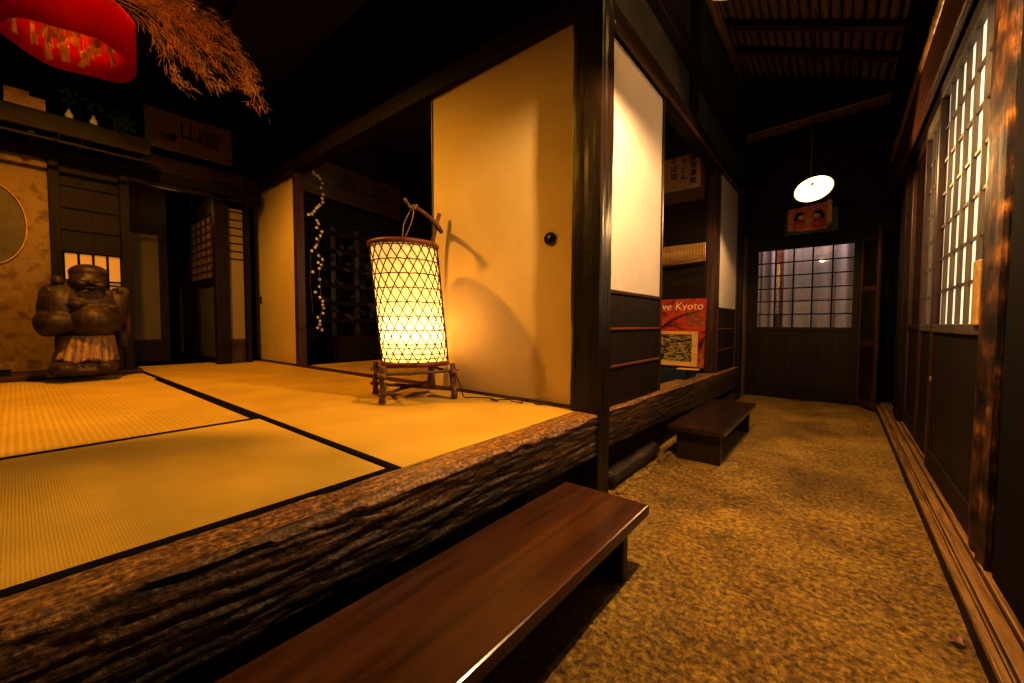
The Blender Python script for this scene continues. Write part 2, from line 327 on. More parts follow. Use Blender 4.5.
# ------------------------------------------------------------------ weathered beams
def beam(name, y0, y1, xin, xout, ztop, ztop2, zbot, zbot2, seed, amp=1.0, wear_w=1.0, label='', ny=420):
    mb = MB(); lay = mb.bm.verts.layers.float.new('wear')
    prof = []      # parametric: 0..1 top, 1..2 edge, 2..3 front, 3..4 bottom
    nt_, ne, nf = 16, 8, 34
    rings = []
    for j in range(ny+1):
        y = y0 + (y1-y0)*j/ny; f = j/ny
        zt = ztop + (ztop2-ztop)*f; zb = zbot + (zbot2-zbot)*f
        er = (.030 + .022*fbm((seed, y*3.1, 0), 3) + .012*fbm((seed+4, y*11, 0), 3))*amp    # worn edge depth
        er = max(.008, er); ez = er*(.75 + .4*fbm((seed+9, y*5, 0)))
        ez = max(.006, ez)
        pts = []
        for i in range(nt_): pts.append((xin + (xout-er-xin)*i/nt_, zt, 'T'))
        for i in range(ne):
            a = math.pi/2*i/ne; pts.append((xout-er + er*math.sin(a), zt-ez + ez*math.cos(a), 'E'))
        for i in range(nf+1): pts.append((xout, (zt-ez) + (zb-zt+ez)*i/nf, 'F'))
        pts.append((xin, zb, 'B'))
        ring = []
        for (x, z, k) in pts:
            n1 = fbm((x*9+seed, y*2.0, z*26), 5); n2 = fbm((x*30, y*7, z*60+seed), 4); n3 = fbm((x*6, y*1.1, z*9+seed*2), 3)
            w = 0.
            if k == 'T':
                edge = (x-xin)/(xout-xin)
                dz = -.004*abs(n2)*amp - .006*max(0, edge-.2)*abs(n3)*2
                p = (x, y, z + dz); w = 1.0
            elif k == 'E':
                d = (.010*n1 + .006*n2)*amp; p = (x - abs(d), y, z + d*.6); w = .95*max(0, min(1, .95 + 1.2*n3))
            elif k == 'F':
                g_ = abs(n1); d = (-.014*max(0, .3-g_)*1.4 + .005*n2 + .003*fbm((x*60, y*16, z*150), 3))*amp; p = (x + d - .004, y, z)
                w = max(0, min(1, (.16 - (zt-z))*5*wear_w*(.5+n3*1.4)))
            else: p = (x, y, z)
            v = mb.bm.verts.new(p); v[lay] = w; ring.append(v)
        rings.append(ring)
    n = len(rings[0])
    for j in range(ny):
        for i in range(n): mb.bm.faces.new((rings[j][i], rings[j][(i+1)%n], rings[j+1][(i+1)%n], rings[j+1][i]))
    mb.bm.faces.new(rings[0]); mb.bm.faces.new(rings[-1][::-1])
    return tag(mb.obj(name, 'beam', smooth=True), label, 'beam', None, 'structure')
beam('trim_1', -1.1, 1.655, -.957, -.838, .392, .392, .205, .207, 1.3, 1.0, 1.0, 'weathered charred threshold beam along the tatami edge', 620)
beam('trim_2', 1.775, 4.95, -.99, -.84, .392, .345, .215, .12, 7.7, .6, .55, 'worn threshold beam along the corridor beyond the corner post', 520)

# ------------------------------------------------------------------ under-beam boards
S('trim_3', 'dark_y', 'dark recessed kick board under the near threshold beam', 'board', -.99, -.955, -1.1, 1.66, 0, .24)
S('trim_4', 'dark_y', 'dark kick board under the corridor threshold beam', 'board', -.99, -.90, 1.775, 4.95, 0, .26)
S('trim_5', 'dark_y', 'low rail fixed under the near threshold beam', 'rail', -.955, -.90, -1.1, 1.655, .165, .203)
mb = MB()
for y in (-.3, .50, 1.2): mb.box(-.955, -.895, y-.015, y+.015, .03, .164)
tag(mb.obj('trim_6', 'dark_z', bevel=.003), 'short dark struts under the near threshold beam', 'strut', None, 'structure')
mb = MB()
nl = 60
for j in range(1): 
    pts = [(-.862+.006*fbm((y*2,0,1)), y, .045+.008*fbm((y*3,2,0))) for y in [1.80+(2.44-1.80)*i/nl for i in range(nl+1)]]
    mb.tube(pts, [.042+.006*fbm((p[1]*6,5,0)) for p in pts], 10)
    pts = [(-.862, y, .045) for y in [3.6+1.3*i/nl for i in range(nl+1)]]; mb.tube(pts, .04, 10)
tag(mb.obj('trim_7', 'beam', smooth=True), 'old round sill log lying at the foot of the kick board', 'log', None, 'structure')
mb = MB()
for i in range(14):
    y = 1.8 + i*.062 + random.uniform(-.01,.01); r = random.uniform(.018,.032)
    mb.ell((-.795+random.uniform(-.012,.008), y, .002), (r*.8, r*1.3, .014))
tag(mb.obj('edging_stones', 'earth', smooth=True), 'small irregular stones set in earth beside the sill log', 'stones', None, 'stuff')

# ------------------------------------------------------------------ posts
def post(name, mat, x0, x1, y0, y1, z0, z1, label, rough=.004, seed=1):
    mb = MB(); nz = int((z1-z0)/.02); rings = []
    per = []
    k = 7
    for i in range(k): per.append((x0+(x1-x0)*i/k, y0, 0))
    for i in range(k): per.append((x1, y0+(y1-y0)*i/k, 1))
    for i in range(k): per.append((x1-(x1-x0)*i/k, y1, 2))
    for i in range(k): per.append((x0, y1-(y1-y0)*i/k, 3))
    cx, cy = (x0+x1)/2, (y0+y1)/2
    for j in range(nz+1):
        z = z0+(z1-z0)*j/nz; ring = []
        for x, y, _ in per:
            cr = abs(abs(x-cx)-(x1-x0)/2) < 1e-6 and abs(abs(y-cy)-(y1-y0)/2) < 1e-6
            d = rough*fbm((x*30+seed, y*30, z*2.5), 4) - rough*.8*(1 if cr else 0) - rough*.5
            v = Vector((x-cx, y-cy, 0)).normalized()*d
            ring.append(mb.bm.verts.new((x+v.x, y+v.y, z)))
        rings.append(ring)
    n = len(per)
    for j in range(nz):
        for i in range(n): mb.bm.faces.new((rings[j][i], rings[j][(i+1)%n], rings[j+1][(i+1)%n], rings[j+1][i]))
    mb.bm.faces.new(rings[0][::-1]); mb.bm.faces.new(rings[-1])
    return tag(mb.obj(name, mat), label, 'post', None, 'structure')
post('trim_8', 'post_z', -.992, -.836, 1.652, 1.778, -.01, 3.4, 'thick dark corner post between tatami room and corridor', .005, 1)
post('trim_9', 'brown_z', -1.03, -.89, 3.98, 4.06, .37, 2.19, 'reddish brown upright beside the corridor opening', .002, 2)
post('trim_10', 'dark_z', -.98, -.83, 4.92, 5.04, 0, 3.35, 'dark post near the far end of the corridor', .004, 3)
M['pale_board'] = wood('pale worn board', (.16,.09,.045), (.34,.2,.1), 'z', .6, .3)
post('trim_11', 'pale_board', -.93, -.838, 5.04, 5.33, 0, 1.80, 'pale worn upright board at the far corridor end', .003, 4)
S('trim_12', 'dark_y', 'stepped ledge moulding above the pale end board', 'moulding', -.94, -.815, 5.04, 5.34, 1.79, 1.90)
# kamoi / head beams
S('trim_13', 'dark_x', 'dark head beam above the sliding doors', 'beam', -7, -.99, 1.67, 1.79, 2.225, 2.34)
S('trim_14', 'dark_y', 'dark head rail above the corridor panels', 'beam', -.95, -.855, 1.778, 4.92, 2.185, 2.30)
S('trim_15', 'brown_y', 'thin brown groove rail above the corridor panels', 'rail', -.862, -.84, 1.778, 4.92, 2.178, 2.20)
S('trim_16', 'dark_y', 'upper dark tie beam along the corridor wall', 'beam', -.97, -.84, 1.778, 4.92, 2.62, 2.74)
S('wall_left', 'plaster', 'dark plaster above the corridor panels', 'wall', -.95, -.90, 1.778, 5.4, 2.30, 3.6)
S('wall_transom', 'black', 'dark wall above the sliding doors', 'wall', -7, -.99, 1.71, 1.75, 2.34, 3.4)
S('trim_17', 'dark_z', 'dark strut on the upper corridor wall', 'strut', -.90, -.86, 3.15, 3.25, 2.30, 3.4)
# sill under sliding doors
S('trim_18', 'brown_x', 'brown grooved sill under the cream sliding doors', 'sill', -5.17, -.992, 1.695, 1.775, .34, .396)

# ------------------------------------------------------------------ fusuma
def fusuma(name, x0, x1, y, z0, z1, label, pull=None, frame='dark_z'):
    t = thing(name, ((x0+x1)/2, y, z0), label, 'sliding door', None, 'structure')
    B('panel', 'fusuma', x0+.012, x1-.012, y-.008, y+.008, z0+.006, z1-.006, parent=t, bevel=0)
    f = MB(); w = .013
    f.box(x0, x0+w, y-.014, y+.014, z0, z1).box(x1-w, x1, y-.014, y+.014, z0, z1).box(x0+w, x1-w, y-.014, y+.014, z0, z0+w*.6).box(x0+w, x1-w, y-.014, y+.014, z1-w*.5, z1)
    f.obj('frame', frame, t, .002)
    if pull:
        mb = MB(); mt = Matrix.Rotation(R(90), 4, 'X')
        mb.lathe([(.001,.006),(.022,.004),(.026,-.0),(.028,.008),(.031,.008),(.033,.0),(.033,-.01)], 24, (pull[0], y-.010, pull[1]), mt); mb.obj('finger_pull', 'blackiron', t, smooth=True)
    return t
fusuma('door_1', -2.055, -1.0, 1.722, .395, 2.228, 'cream sliding door right behind the glowing lantern', (-1.145, 1.23), 'brown_z')
d2 = fusuma('door_2', -5.17, -4.07, 1.745, .395, 2.25, 'cream sliding door at the far left beside the dark opening')
B('pull_plate', 'blackiron', -5.03, -4.99, 1.731, 1.738, 1.02, 1.1, parent=d2, bevel=.002)
S('trim_19', 'brown_z', 'dark reddish upright beside the far cream sliding door', 'post', -4.07, -4.0, 1.70, 1.775, .396, 2.226)

# corridor half-panels (door_3, door_4)
def half_panel(name, y0, y1, z0, z0b, zm, z1, label):
    x = -.885
    t = thing(name, (x, (y0+y1)/2, z0b), label, 'sliding door', None, 'structure')
    B('panel', 'white_panel', x-.008, x+.006, y0+.012, y1-.012, zm, z1-.005, parent=t, bevel=0)
    zb = min(z0, z0b)
    B('lower_board', 'board', x-.008, x+.004, y0+.012, y1-.012, zb, zm, parent=t, bevel=0)
    f = MB()
    f.box(x-.012, x+.016, y1-.02, y1, zb, z1).box(x-.012, x+.014, y0, y0+.012, zb, z1).box(x-.01, x+.012, y0, y1, zm-.012, zm+.006)
    f.obj('frame', 'brown_z', t, .002)
    h = zm - z0
    for k in (1, 2):
        z = z0 + h*k/3
        B('cross_rail', 'red_rail', x, x+.014, y0+.012, y1-.02, z-.006, z+.006, parent=t, bevel=.002)
    return t
half_panel('door_3', 1.82, 2.56, .40, .385, .967, 2.18, 'white paper panel with dark board base beside the corner post')
half_panel('door_4', 4.08, 4.90, .36, .345, .957, 2.195, 'white paper panel with dark board base at the far corridor end')

# ------------------------------------------------------------------ tatami mats
def tatami(x0, x1, y0, y1, mat, borders, label, group=None, z=T):
    t = thing('tatami_mat', ((x0+x1)/2, (y0+y1)/2, z-.055), label, 'tatami mat', group)
    B('woven_surface', mat, x0+.001, x1-.001, y0+.001, y1-.001, z-.055, z, parent=t, bevel=.003)
    w = .026
    for bd in borders:
        a = {'x0': (x0, x0+w, y0, y1), 'x1': (x1-w, x1, y0, y1), 'y0': (x0, x1, y0, y0+w), 'y1': (x0, x1, y1-w, y1)}[bd]
        B('cloth_border', 'black', a[0], a[1], a[2], a[3], z-.054, z+.0022, parent=t, bevel=.001)
    return t
tatami(-1.962, -.960, -1.28, .655, 'tat_a', ('x0','x1'), 'nearest tatami mat with black borders, along the weathered beam')
tatami(-3.90, -1.964, -.30, .655, 'tat_b', ('y1',), 'ribbed tatami mat left of the nearest mat, in front of the statue')
tatami(-4.44, -3.902, -.30, .655, 'tat_b', (), 'short piece of tatami just in front of the statue board')
tatami(-2.90, -.960, .657, 1.693, 'tat_c', ('y0',), 'tatami mat the glowing lantern stands on')
tatami(-5.17, -2.902, .657, 1.693, 'tat_c', ('y0',), 'tatami mat by the far left doors, behind the ribbed mat')
tatami(-4.08, -2.35, 1.777, 2.75, 'tat_c', ('y0',), 'tatami mat seen through the dark opening behind the lantern')
tatami(-2.34, -1.0, 1.777, 2.75, 'tat_c', ('y0',), 'tatami mat hidden behind the large cream sliding door')

# ------------------------------------------------------------------ benches
def bench(name, x0, x1, y0, y1, z, th, legs, mat, lm, label, cover=None):
    t = thing(name, ((x0+x1)/2, (y0+y1)/2, 0), label, 'bench')
    B('seat', mat, x0, x1, y0, y1, z-th, z, parent=t, bevel=.006)
    for (a, b_, xa, xb) in legs: B('leg', lm, xa, xb, a, b_, 0.0, z-th+.0, parent=t, bevel=.004)
    B('apron', lm, x0+.10, x0+.125, y0+.1, y1-.1, z-th-.06, z-th, parent=t, bevel=.002)
    return t
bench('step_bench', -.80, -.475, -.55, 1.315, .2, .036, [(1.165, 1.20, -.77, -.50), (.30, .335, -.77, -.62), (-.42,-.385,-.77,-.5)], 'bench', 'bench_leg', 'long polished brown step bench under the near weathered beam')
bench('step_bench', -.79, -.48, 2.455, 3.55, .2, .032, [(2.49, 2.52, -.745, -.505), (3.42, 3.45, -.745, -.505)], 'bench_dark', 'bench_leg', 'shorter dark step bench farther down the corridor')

# ------------------------------------------------------------------ right wall
WX = .36
S('trim_20', 'dark_y', 'dark foot board under the right sill', 'sill', .283, .46, -.2, 5.2, -.01, .046)
mb = MB()
for a_, b_ in ((.281,.299),(.303,.309),(.313,.345)): mb.box(a_, b_, -.2, 5.2, .046, .062 if b_ != .309 else .058)
tag(mb.obj('trim_53', 'sill', bevel=.002), 'worn grooved wooden sill strips along the right wall', 'sill', None, 'structure')
S('trim_21', 'sill', 'grooved door track rail along the right wall', 'sill', .352, .372, -.2, 5.2, .046, .066)
S('trim_22', 'sill', 'outer door track rail along the right wall', 'sill', .379, .46, -.2, 5.2, .046, .070)
S('trim_23', 'brown_y', 'reddish brown head rail over the lattice doors', 'rail', .332, .352, 1.2, 5.2, 2.03, 2.30, bevel=.006)
S('trim_24', 'brown_y', 'thin lower moulding of the right head rail', 'rail', .338, .37, 1.2, 5.2, 2.0, 2.03)
S('trim_25', 'dark_y', 'dark grooved lintel above the lattice doors', 'lintel', .345, .47, 1.2, 5.2, 2.0, 2.05)
S('wall_right', 'plaster', 'dark plaster above the lattice doors', 'wall', .40, .45, -.5, 5.4, 2.04, 3.3)
mb = MB(); pts = []
for i in range(181):
    y = 1.2 + 4.0*i/180; pts.append((.352+.006*fbm((y*2,1,1)), y, 2.335+.01*fbm((y*2.5,4,1))))
mb.tube(pts, [.032+.012*abs(fbm((p[1]*14,0,8))) for p in pts], 10)
tag(mb.obj('trim_26', 'sill', smooth=True), 'rough bark edged log resting above the right head rail', 'log', None, 'structure')
def near_post():
    # rough split timber post with golden grain
    m, nt, b = new_mat('split golden timber'); L = nt.links
    tc = N(nt, 'ShaderNodeTexCoord'); mp = N(nt, 'ShaderNodeMapping'); mp.inputs['Scale'].default_value = (34, 34, 3); L.new(tc.outputs['Object'], mp.inputs[0])
    n = N(nt, 'ShaderNodeTexNoise'); n.inputs['Scale'].default_value = 3.2; n.inputs['Detail'].default_value = 12; n.inputs['Roughness'].default_value = .72; n.inputs['Distortion'].default_value = 1.6
    L.new(mp.outputs[0], n.inputs[0])
    mp2 = N(nt, 'ShaderNodeMapping'); mp2.inputs['Scale'].default_value = (2, 6, 9); mp2.inputs['Rotation'].default_value = (.5, 0, 0); L.new(tc.outputs['Object'], mp2.inputs[0])
    n2 = N(nt, 'ShaderNodeTexNoise'); n2.inputs['Scale'].default_value = 1.3; n2.inputs['Detail'].default_value = 5; L.new(mp2.outputs[0], n2.inputs[0])
    r = ramp(nt, [(.42,(.004,.0015,.0005)),(.49,(.03,.009,.002)),(.56,(.12,.044,.008)),(.65,(.42,.19,.03))])
    mx = N(nt, 'ShaderNodeMath', operation='MULTIPLY_ADD'); mx.inputs[1].default_value = .5; hf = N(nt, 'ShaderNodeMath', operation='MULTIPLY'); hf.inputs[1].default_value = .5
    L.new(n2.outputs['Fac'], hf.inputs[0]); L.new(n.outputs['Fac'], mx.inputs[0]); L.new(hf.outputs[0], mx.inputs[2]); L.new(mx.outputs[0], r.inputs['Fac'])
    L.new(r.outputs['Color'], b.inputs['Base Color']); b.inputs['Roughness'].default_value = .5; b.inputs['Specular IOR Level'].default_value = .25
    bp = N(nt, 'ShaderNodeBump'); bp.inputs['Strength'].default_value = .9; bp.inputs['Distance'].default_value = .01; L.new(mx.outputs[0], bp.inputs['Height']); L.new(bp.outputs[0], b.inputs['Normal'])
    return m
M['golden'] = near_post()
post('trim_27', 'golden', .352, .45, 1.80, 2.005, .058, 3.2, 'rough golden brown split timber post at the right wall', .007, 5)
post('trim_28', 'black', .365, .45, 1.40, 1.775, .062, 3.2, 'dark upright boards at the right edge nearest the viewer', .002, 6)
S('trim_29', 'black', 'dark boarding at the right side behind the viewer', 'wall', .38, .45, -.5, 1.39, .062, 3.2)
# lattice doors on the right
def lattice_door(name, x, y0, y1, nv, nh, paper, label, zb=.07, zmid=.785, z1=2.0, d=.015, stile='brown_z', barm='dark_z', lowm='dark_z'):
    t = thing(name, (x, (y0+y1)/2, zb), label, 'lattice door', None, 'structure')
    f = MB(); w = .038
    f.box(x, x+.03, y0, y0+w, zb, z1).box(x, x+.03, y1-w, y1, zb, z1)
    f.obj('stile', stile, t, .003)
    f = MB()
    f.box(x+.001, x+.029, y0+w, y1-w, z1-.07, z1).box(x+.001, x+.029, y0+w, y1-w, zmid-.02, zmid+.02)
    f.obj('frame_rail', barm, t, .003)
    B('bottom_rail', 'board', x+.001, x+.029, y0+w, y1-w, zb, zb+.10, parent=t, bevel=.003)
    B('lower_panel', lowm, x+.012, x+.02, y0+w, y1-w, zb+.1, zmid-.02, parent=t, bevel=0)
    B('paper', paper, x+.012+d, x+.014+d, y0+w*.5, y1-w*.5, zmid, z1-.05, parent=t, bevel=0)
    la = MB(); ya, yb = y0+w, y1-w; za, zb_ = zmid+.02, z1-.07
    for i in range(1, nv):
        yy = ya+(yb-ya)*i/nv; la.box(x+d-.003, x+.012+d, yy-.006, yy+.006, za, zb_)
    for i in range(1, nh):
        zz = za+(zb_-za)*i/nh; la.box(x+d+.003, x+.012+d, ya, yb, zz-.006, zz+.006)
    la.obj('lattice', barm, t)
    return t
M['grey_brown'] = wood('greyish brown lattice wood', (.05,.036,.024), (.15,.11,.075), 'z', .5, .2)
dd = lattice_door('door_5', .362, 2.01, 2.99, 6, 7, 'shoji', 'near lattice door with bright paper, its backlight painted on', barm='grey_brown', lowm='board')
B('lock_tag', 'gold_paper', .352, .362, 2.02, 2.10, .80, 1.02, parent=dd, bevel=.004)
B('finger_pull', 'gold_paper', .358, .363, 2.885, 2.90, .52, .545, parent=dd, bevel=.002)
lattice_door('door_6', .385, 2.93, 3.60, 5, 7, 'shoji', 'second lattice door behind the near one, paper with painted backlight', barm='grey_brown', lowm='dark_z')
lattice_door('door_7', .388, 3.60, 4.22, 5, 7, 'shoji_far', 'third lattice door, wood and paper coloured dark as unlit', barm='dark_z', lowm='dark_z')
post('trim_30', 'dark_z', .355, .44, 4.22, 4.52, .06, 2.01, 'dark greyish door edge column at the right wall', .002, 8)
S('trim_31', 'black', 'dark recess boarding at the far right of the corridor', 'wall', .39, .44, 4.52, 5.4, -.01, 2.05)

# ------------------------------------------------------------------ end wall, window and leaf
EY = 5.32
S('wall_back', 'dark_x', 'dark wall above the end lattice window', 'wall', -.95, .45, EY+.0, EY+.05, 1.70, 3.9)
S('trim_32', 'dark_x', 'dark head rail above the end lattice window', 'rail', -.85, .17, EY-.03, EY+.0, 1.655, 1.74)
S('trim_33', 'dark_x', 'dark threshold under the end lattice door', 'sill', -.85, .45, EY-.04, EY+.03, -.01, .05)
S('trim_34', 'black', 'dark boarding right of the end lattice door', 'wall', .14, .39, EY-.0, EY+.04, .05, 1.70)
t = thing('window_1', (-.33, EY, .05), 'dark end door with square lattice window panes', 'lattice door', None, 'structure')
f = MB(); f.box(-.85,-.735,EY-.02,EY+.015,.05,1.655).box(.09,.14,EY-.02,EY+.015,.05,1.655).box(-.735,.09,EY-.018,EY+.015,.735,.775).box(-.735,.09,EY-.018,EY+.015,1.62,1.655).box(-.735,.09,EY-.018,EY+.015,.05,.15)
f.obj('window_frame', 'dark_x', t, .003)
B('lower_panel', 'board', -.735, .09, EY-.006, EY+.006, .15, .735, parent=t, bevel=0)
la = MB()
for k in range(1, 5):
    xx = -.735+.825*k/5; la.box(xx-.006, xx+.006, EY-.012, EY+.008, .775, 1.62)
for k in range(1, 6):
    zz = .775+.845*k/6.0; la.box(-.735, .09, EY-.013, EY+.007, zz-.005, zz+.005)
la.obj('lattice', 'black', t)
B('window_pane', 'glass', -.735, .09, EY+.008, EY+.011, .775, 1.62, parent=t, bevel=0)
# curtains behind
def curtain(x0, x1, y, label):
    mb = MB(); n = 60; a = []; b_ = []
    for i in range(n+1):
        x = x0+(x1-x0)*i/n; yy = y + .025*math.sin(i*.75)+.01*math.sin(i*.31)
        a.append(mb.bm.verts.new((x, yy, .55))); b_.append(mb.bm.verts.new((x, yy, 1.9)))
    for i in range(n): mb.bm.faces.new((a[i], a[i+1], b_[i+1], b_[i]))
    o = mb.obj('curtain', 'curtain', smooth=True); return tag(o, label, 'curtain', 'pale curtains behind the end window')
curtain(-1.25, -.60, 5.62, 'narrow pale curtain behind the end window, left of the dark gap')
curtain(-.52, .55, 5.62, 'wide pale curtain behind the end window, right of the dark gap')
S('wall_beyond', 'brown_x', 'brown wall behind the curtains beyond the end window', 'wall', -1.6, 1.0, 5.95, 6.0, 0, 2.6)
# leaning open leaf at right
t = thing('door_8', (.18, 5.2, 0), 'narrow open door leaf standing ajar at the corridor end', 'door', None, 'structure')
p0 = Vector((.145, 5.27, 0)); p1 = Vector((.268, 4.97, 0)); dv = (p1-p0); ln = dv.length; ux = dv.normalized(); rotz = Matrix.Rotation(math.atan2(ux.y, ux.x), 3, 'Z')
def leafbox(mb, a, b_, c0, c1, z0, z1):
    pts = [p0+ux*q + Vector((-ux.y, ux.x, 0))*w_ for q, w_ in ((a,c0),(b_,c0),(b_,c1),(a,c1))]
    mb.prism([(p.x, p.y, z0) for p in pts], (0,0,z1-z0)); return mb
mb = MB(); leafbox(mb,0,.035,-.012,.012,.02,1.66); leafbox(mb,ln-.035,ln,-.012,.012,.02,1.70); leafbox(mb,.035,ln-.035,-.01,.01,.02,.09); leafbox(mb,.035,ln-.035,-.01,.01,.60,.65); leafbox(mb,.035,ln-.035,-.01,.01,1.12,1.17); leafbox(mb,.035,ln-.035,-.01,.01,1.58,1.66)
mb.obj('frame', 'brown_z', t, .003)
mb = MB(); leafbox(mb,.035,ln-.035,-.003,.003,.09,.6); leafbox(mb,.035,ln-.035,-.003,.003,.65,1.12); mb.obj('panel', 'dark_z', t)
mb = MB()
for k in range(1,5): q = .035+(ln-.07)*k/5; leafbox(mb,q-.004,q+.004,-.006,.006,1.17,1.58)
mb.obj('lattice', 'dark_z', t)

# ------------------------------------------------------------------ corridor roof
def rz(x): return 2.965 - .46*(x-.30) + .03
M['reed'] = noise_mat('sooty reed', [(.3,(.16,.08,.03)),(.7,(.45,.25,.1))], (20,1.5,20), 3, 5, .5, .4, .004)
mb = MB(); k = 0; x = -.95
while x < .40:
    r = random.uniform(.026,.031); pts = []
    for i in range(9):
        y = 2.6+2.75*i/8; pts.append((x+random.uniform(-.002,.002), y, rz(x)+.045+random.uniform(-.002,.002)))
    mb.tube(pts, r, 10); x += r*2.3
o = mb.obj('ceiling', 'reed', smooth=True); tag(o, 'sloping ceiling of round reeds over the corridor', 'ceiling', None, 'structure')
mb = MB(); mb.prism([(-1.0,-.6,rz(-1.0)+.08),(.45,-.6,rz(.45)+.08),(.45,-.6,rz(.45)+.11),(-1.0,-.6,rz(-1.0)+.11)], (0,6.0,0)); tag(mb.obj('ceiling_deck', 'black'), 'dark roof boarding above the reeds', 'ceiling', None, 'structure')
i = 35
for y in (3.62, 4.12, 4.56):
    mb = MB(); mb.prism([(-.92,y,rz(-.92)-.045),(.42,y,rz(.42)-.045),(.42,y,rz(.42)+.02),(-.92,y,rz(-.92)+.02)], (0,.05,0))
    mb2 = MB(); mb2.prism([(-.92,y-.004,rz(-.92)-.053),(.42,y-.004,rz(.42)-.053),(.42,y-.004,rz(.42)-.045),(-.92,y-.004,rz(-.92)-.045)], (0,.058,0)); tag(mb2.obj('trim_%d' % (i+20), 'brown_x', bevel=.002), 'thin paler strip imitating the lit lower edge of a ceiling batten', 'strip', 'strips under the ceiling battens', 'structure')  # paler strip added to paint the batten's lit edge
    tag(mb.obj('trim_%d' % i, 'dark_x', bevel=.004), 'dark sloping batten under the reed ceiling', 'batten', 'battens under the reed ceiling', 'structure'); i += 1
S('trim_40', 'dark_y', 'dark wall plate along the right side of the reed ceiling', 'beam', .30, .39, 2.6, 5.3, 2.80, 2.93)
mb = MB(); mb.prism([(-.97, 5.06, 2.835), (.46, 5.06, 2.895), (.46, 5.06, 3.10), (-.97, 5.06, 3.04)], (0,.14,0)); tag(mb.obj('trim_41', 'dark_x', bevel=.006), 'large dark cross beam near the corridor end', 'beam', None, 'structure')
mb = MB(); mb.prism([(-.97, 5.03, 2.815), (.46, 5.03, 2.875), (.46, 5.03, 2.895), (-.97, 5.03, 2.835)], (0,.19,0)); tag(mb.obj('trim_54', 'sill', bevel=.003), 'paler plank imitating the lit lower edge of the cross beam', 'plank', None, 'structure')  # pale plank paints in the beam's bright lower edge
mb = MB(); mb.tube([(-.86, 3.0, 3.33), (-.86, 4.93, 3.33)], .035, 10); tag(mb.obj('trim_42', 'sill', smooth=True), 'round pole running along the top of the left corridor wall', 'pole', None, 'structure')

# ------------------------------------------------------------------ pendant lamps
def pendant(c, r, tilt, label, top, energy, lcol, blow=.012, rad=.02):
    t = thing('pendant_lamp', c, label, 'lamp', 'white shade pendant lamps over the corridor')
    mt = Matrix.Rotation(tilt[0], 4, 'X') @ Matrix.Rotation(tilt[1], 4, 'Y')
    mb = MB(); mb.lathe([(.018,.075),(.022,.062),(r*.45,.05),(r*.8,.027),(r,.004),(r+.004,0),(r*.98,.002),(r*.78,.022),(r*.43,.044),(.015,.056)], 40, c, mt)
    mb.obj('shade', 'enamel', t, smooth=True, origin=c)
    up = mt @ Vector((0,0,1))
    mb = MB(); mb.lathe([(.001,.11),(.017,.108),(.02,.09),(.02,.07),(.016,.062)], 16, c, mt); mb.obj('lamp_holder', 'blackiron', t, smooth=True)
    mb = MB(); bc = Vector(c)+up*(blow+.018); mb.ell(bc, (.022,.022,.022)); bo = mb.obj('light_bulb', 'bulb', t, smooth=True)
    bo.visible_shadow = False
    mb = MB(); a = Vector(c)+up*.105; mb.tube([a, a+Vector((0,0,.06)), Vector((a.x, a.y, top))], .0035, 6); mb.obj('cord', 'blackiron', t)
    l = bpy.data.lights.new('corridor lamp light', 'POINT'); l.energy = energy; l.color = lcol; l.shadow_soft_size = rad
    lo = bpy.data.objects.new('corridor_lamp_light', l); C.objects.link(lo); lo.location = Vector(c)+up*blow
    return t
WARM = (1, .60, .21)
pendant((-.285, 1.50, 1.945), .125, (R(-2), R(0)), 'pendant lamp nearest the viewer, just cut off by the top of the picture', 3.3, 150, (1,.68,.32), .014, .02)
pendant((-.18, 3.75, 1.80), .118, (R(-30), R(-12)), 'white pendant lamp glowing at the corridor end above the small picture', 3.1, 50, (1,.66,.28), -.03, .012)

# small figure picture above end window
t = thing('small_picture_box', (-.28, EY-.07, 1.74), 'small red and gold figure picture box above the end window', 'picture')
PX0, PX1, PZ0, PZ1 = -.46, -.10, 1.775, 2.04
PY = EY-.12
B('backing_box', 'blackiron', PX0-.03, PX1+.06, PY+.012, EY-.005, 1.742, PZ1-.05, parent=t, bevel=.004)
M['pic_red'] = noise_mat('painted orange red', [(.3,(.45,.06,.01)),(.5,(.75,.2,.03)),(.7,(.9,.42,.08))], (12,12,12), 3, 4, .5)
for mt_ in ('pic_red',): 
    b = M[mt_].node_tree.nodes['Principled BSDF']
mb = MB(); mb.prism([(PX0,PY,PZ0+.02),(PX0+.12,PY,PZ0),(PX1-.04,PY,PZ0-.0),(PX1,PY,PZ0+.05),(PX1,PY,PZ1+.01),(PX0,PY,PZ1-.03)], (0,.01,0)); mb.obj('picture_panel', 'pic_red', t)
M['rose'] = flat('rose robe', (.65,.06,.05), .5); M['skin'] = flat('pale face paint', (.85,.6,.35), .5); M['gold2'] = flat('gold paint', (.8,.5,.1), .4)
for sx, s in ((-.36, 1), (-.20, -1)):
    mb = MB(); mb.ell((sx, PY-.004, PZ0+.07), (.055,.012,.06)); mb.obj('painted_robe', 'rose', t, smooth=True)
    mb = MB(); mb.ell((sx+s*.012, PY-.006, PZ0+.145), (.026,.01,.024)); mb.obj('painted_face', 'skin', t, smooth=True)
    mb = MB(); mb.ell((sx, PY-.005, PZ0+.175), (.036,.01,.022)).ell((sx-s*.03, PY-.005, PZ0+.13),(.02,.01,.03)); mb.obj('painted_hair', 'ink', t, smooth=True)
mb = MB()
for k in range(6): mb.ell((-.28+.02*math.cos(k), PY-.006, PZ0+.09+.022*math.sin(k*1.7)), (.018,.008,.02))
mb.obj('gold_ornament', 'gold2', t, smooth=True)
mb = MB(); mb.box(PX1-.035, PX1+.005, PY-.004, PY+.01, PZ0+.06, PZ1+.02); mb.obj('gold_strip', 'gold2', t)

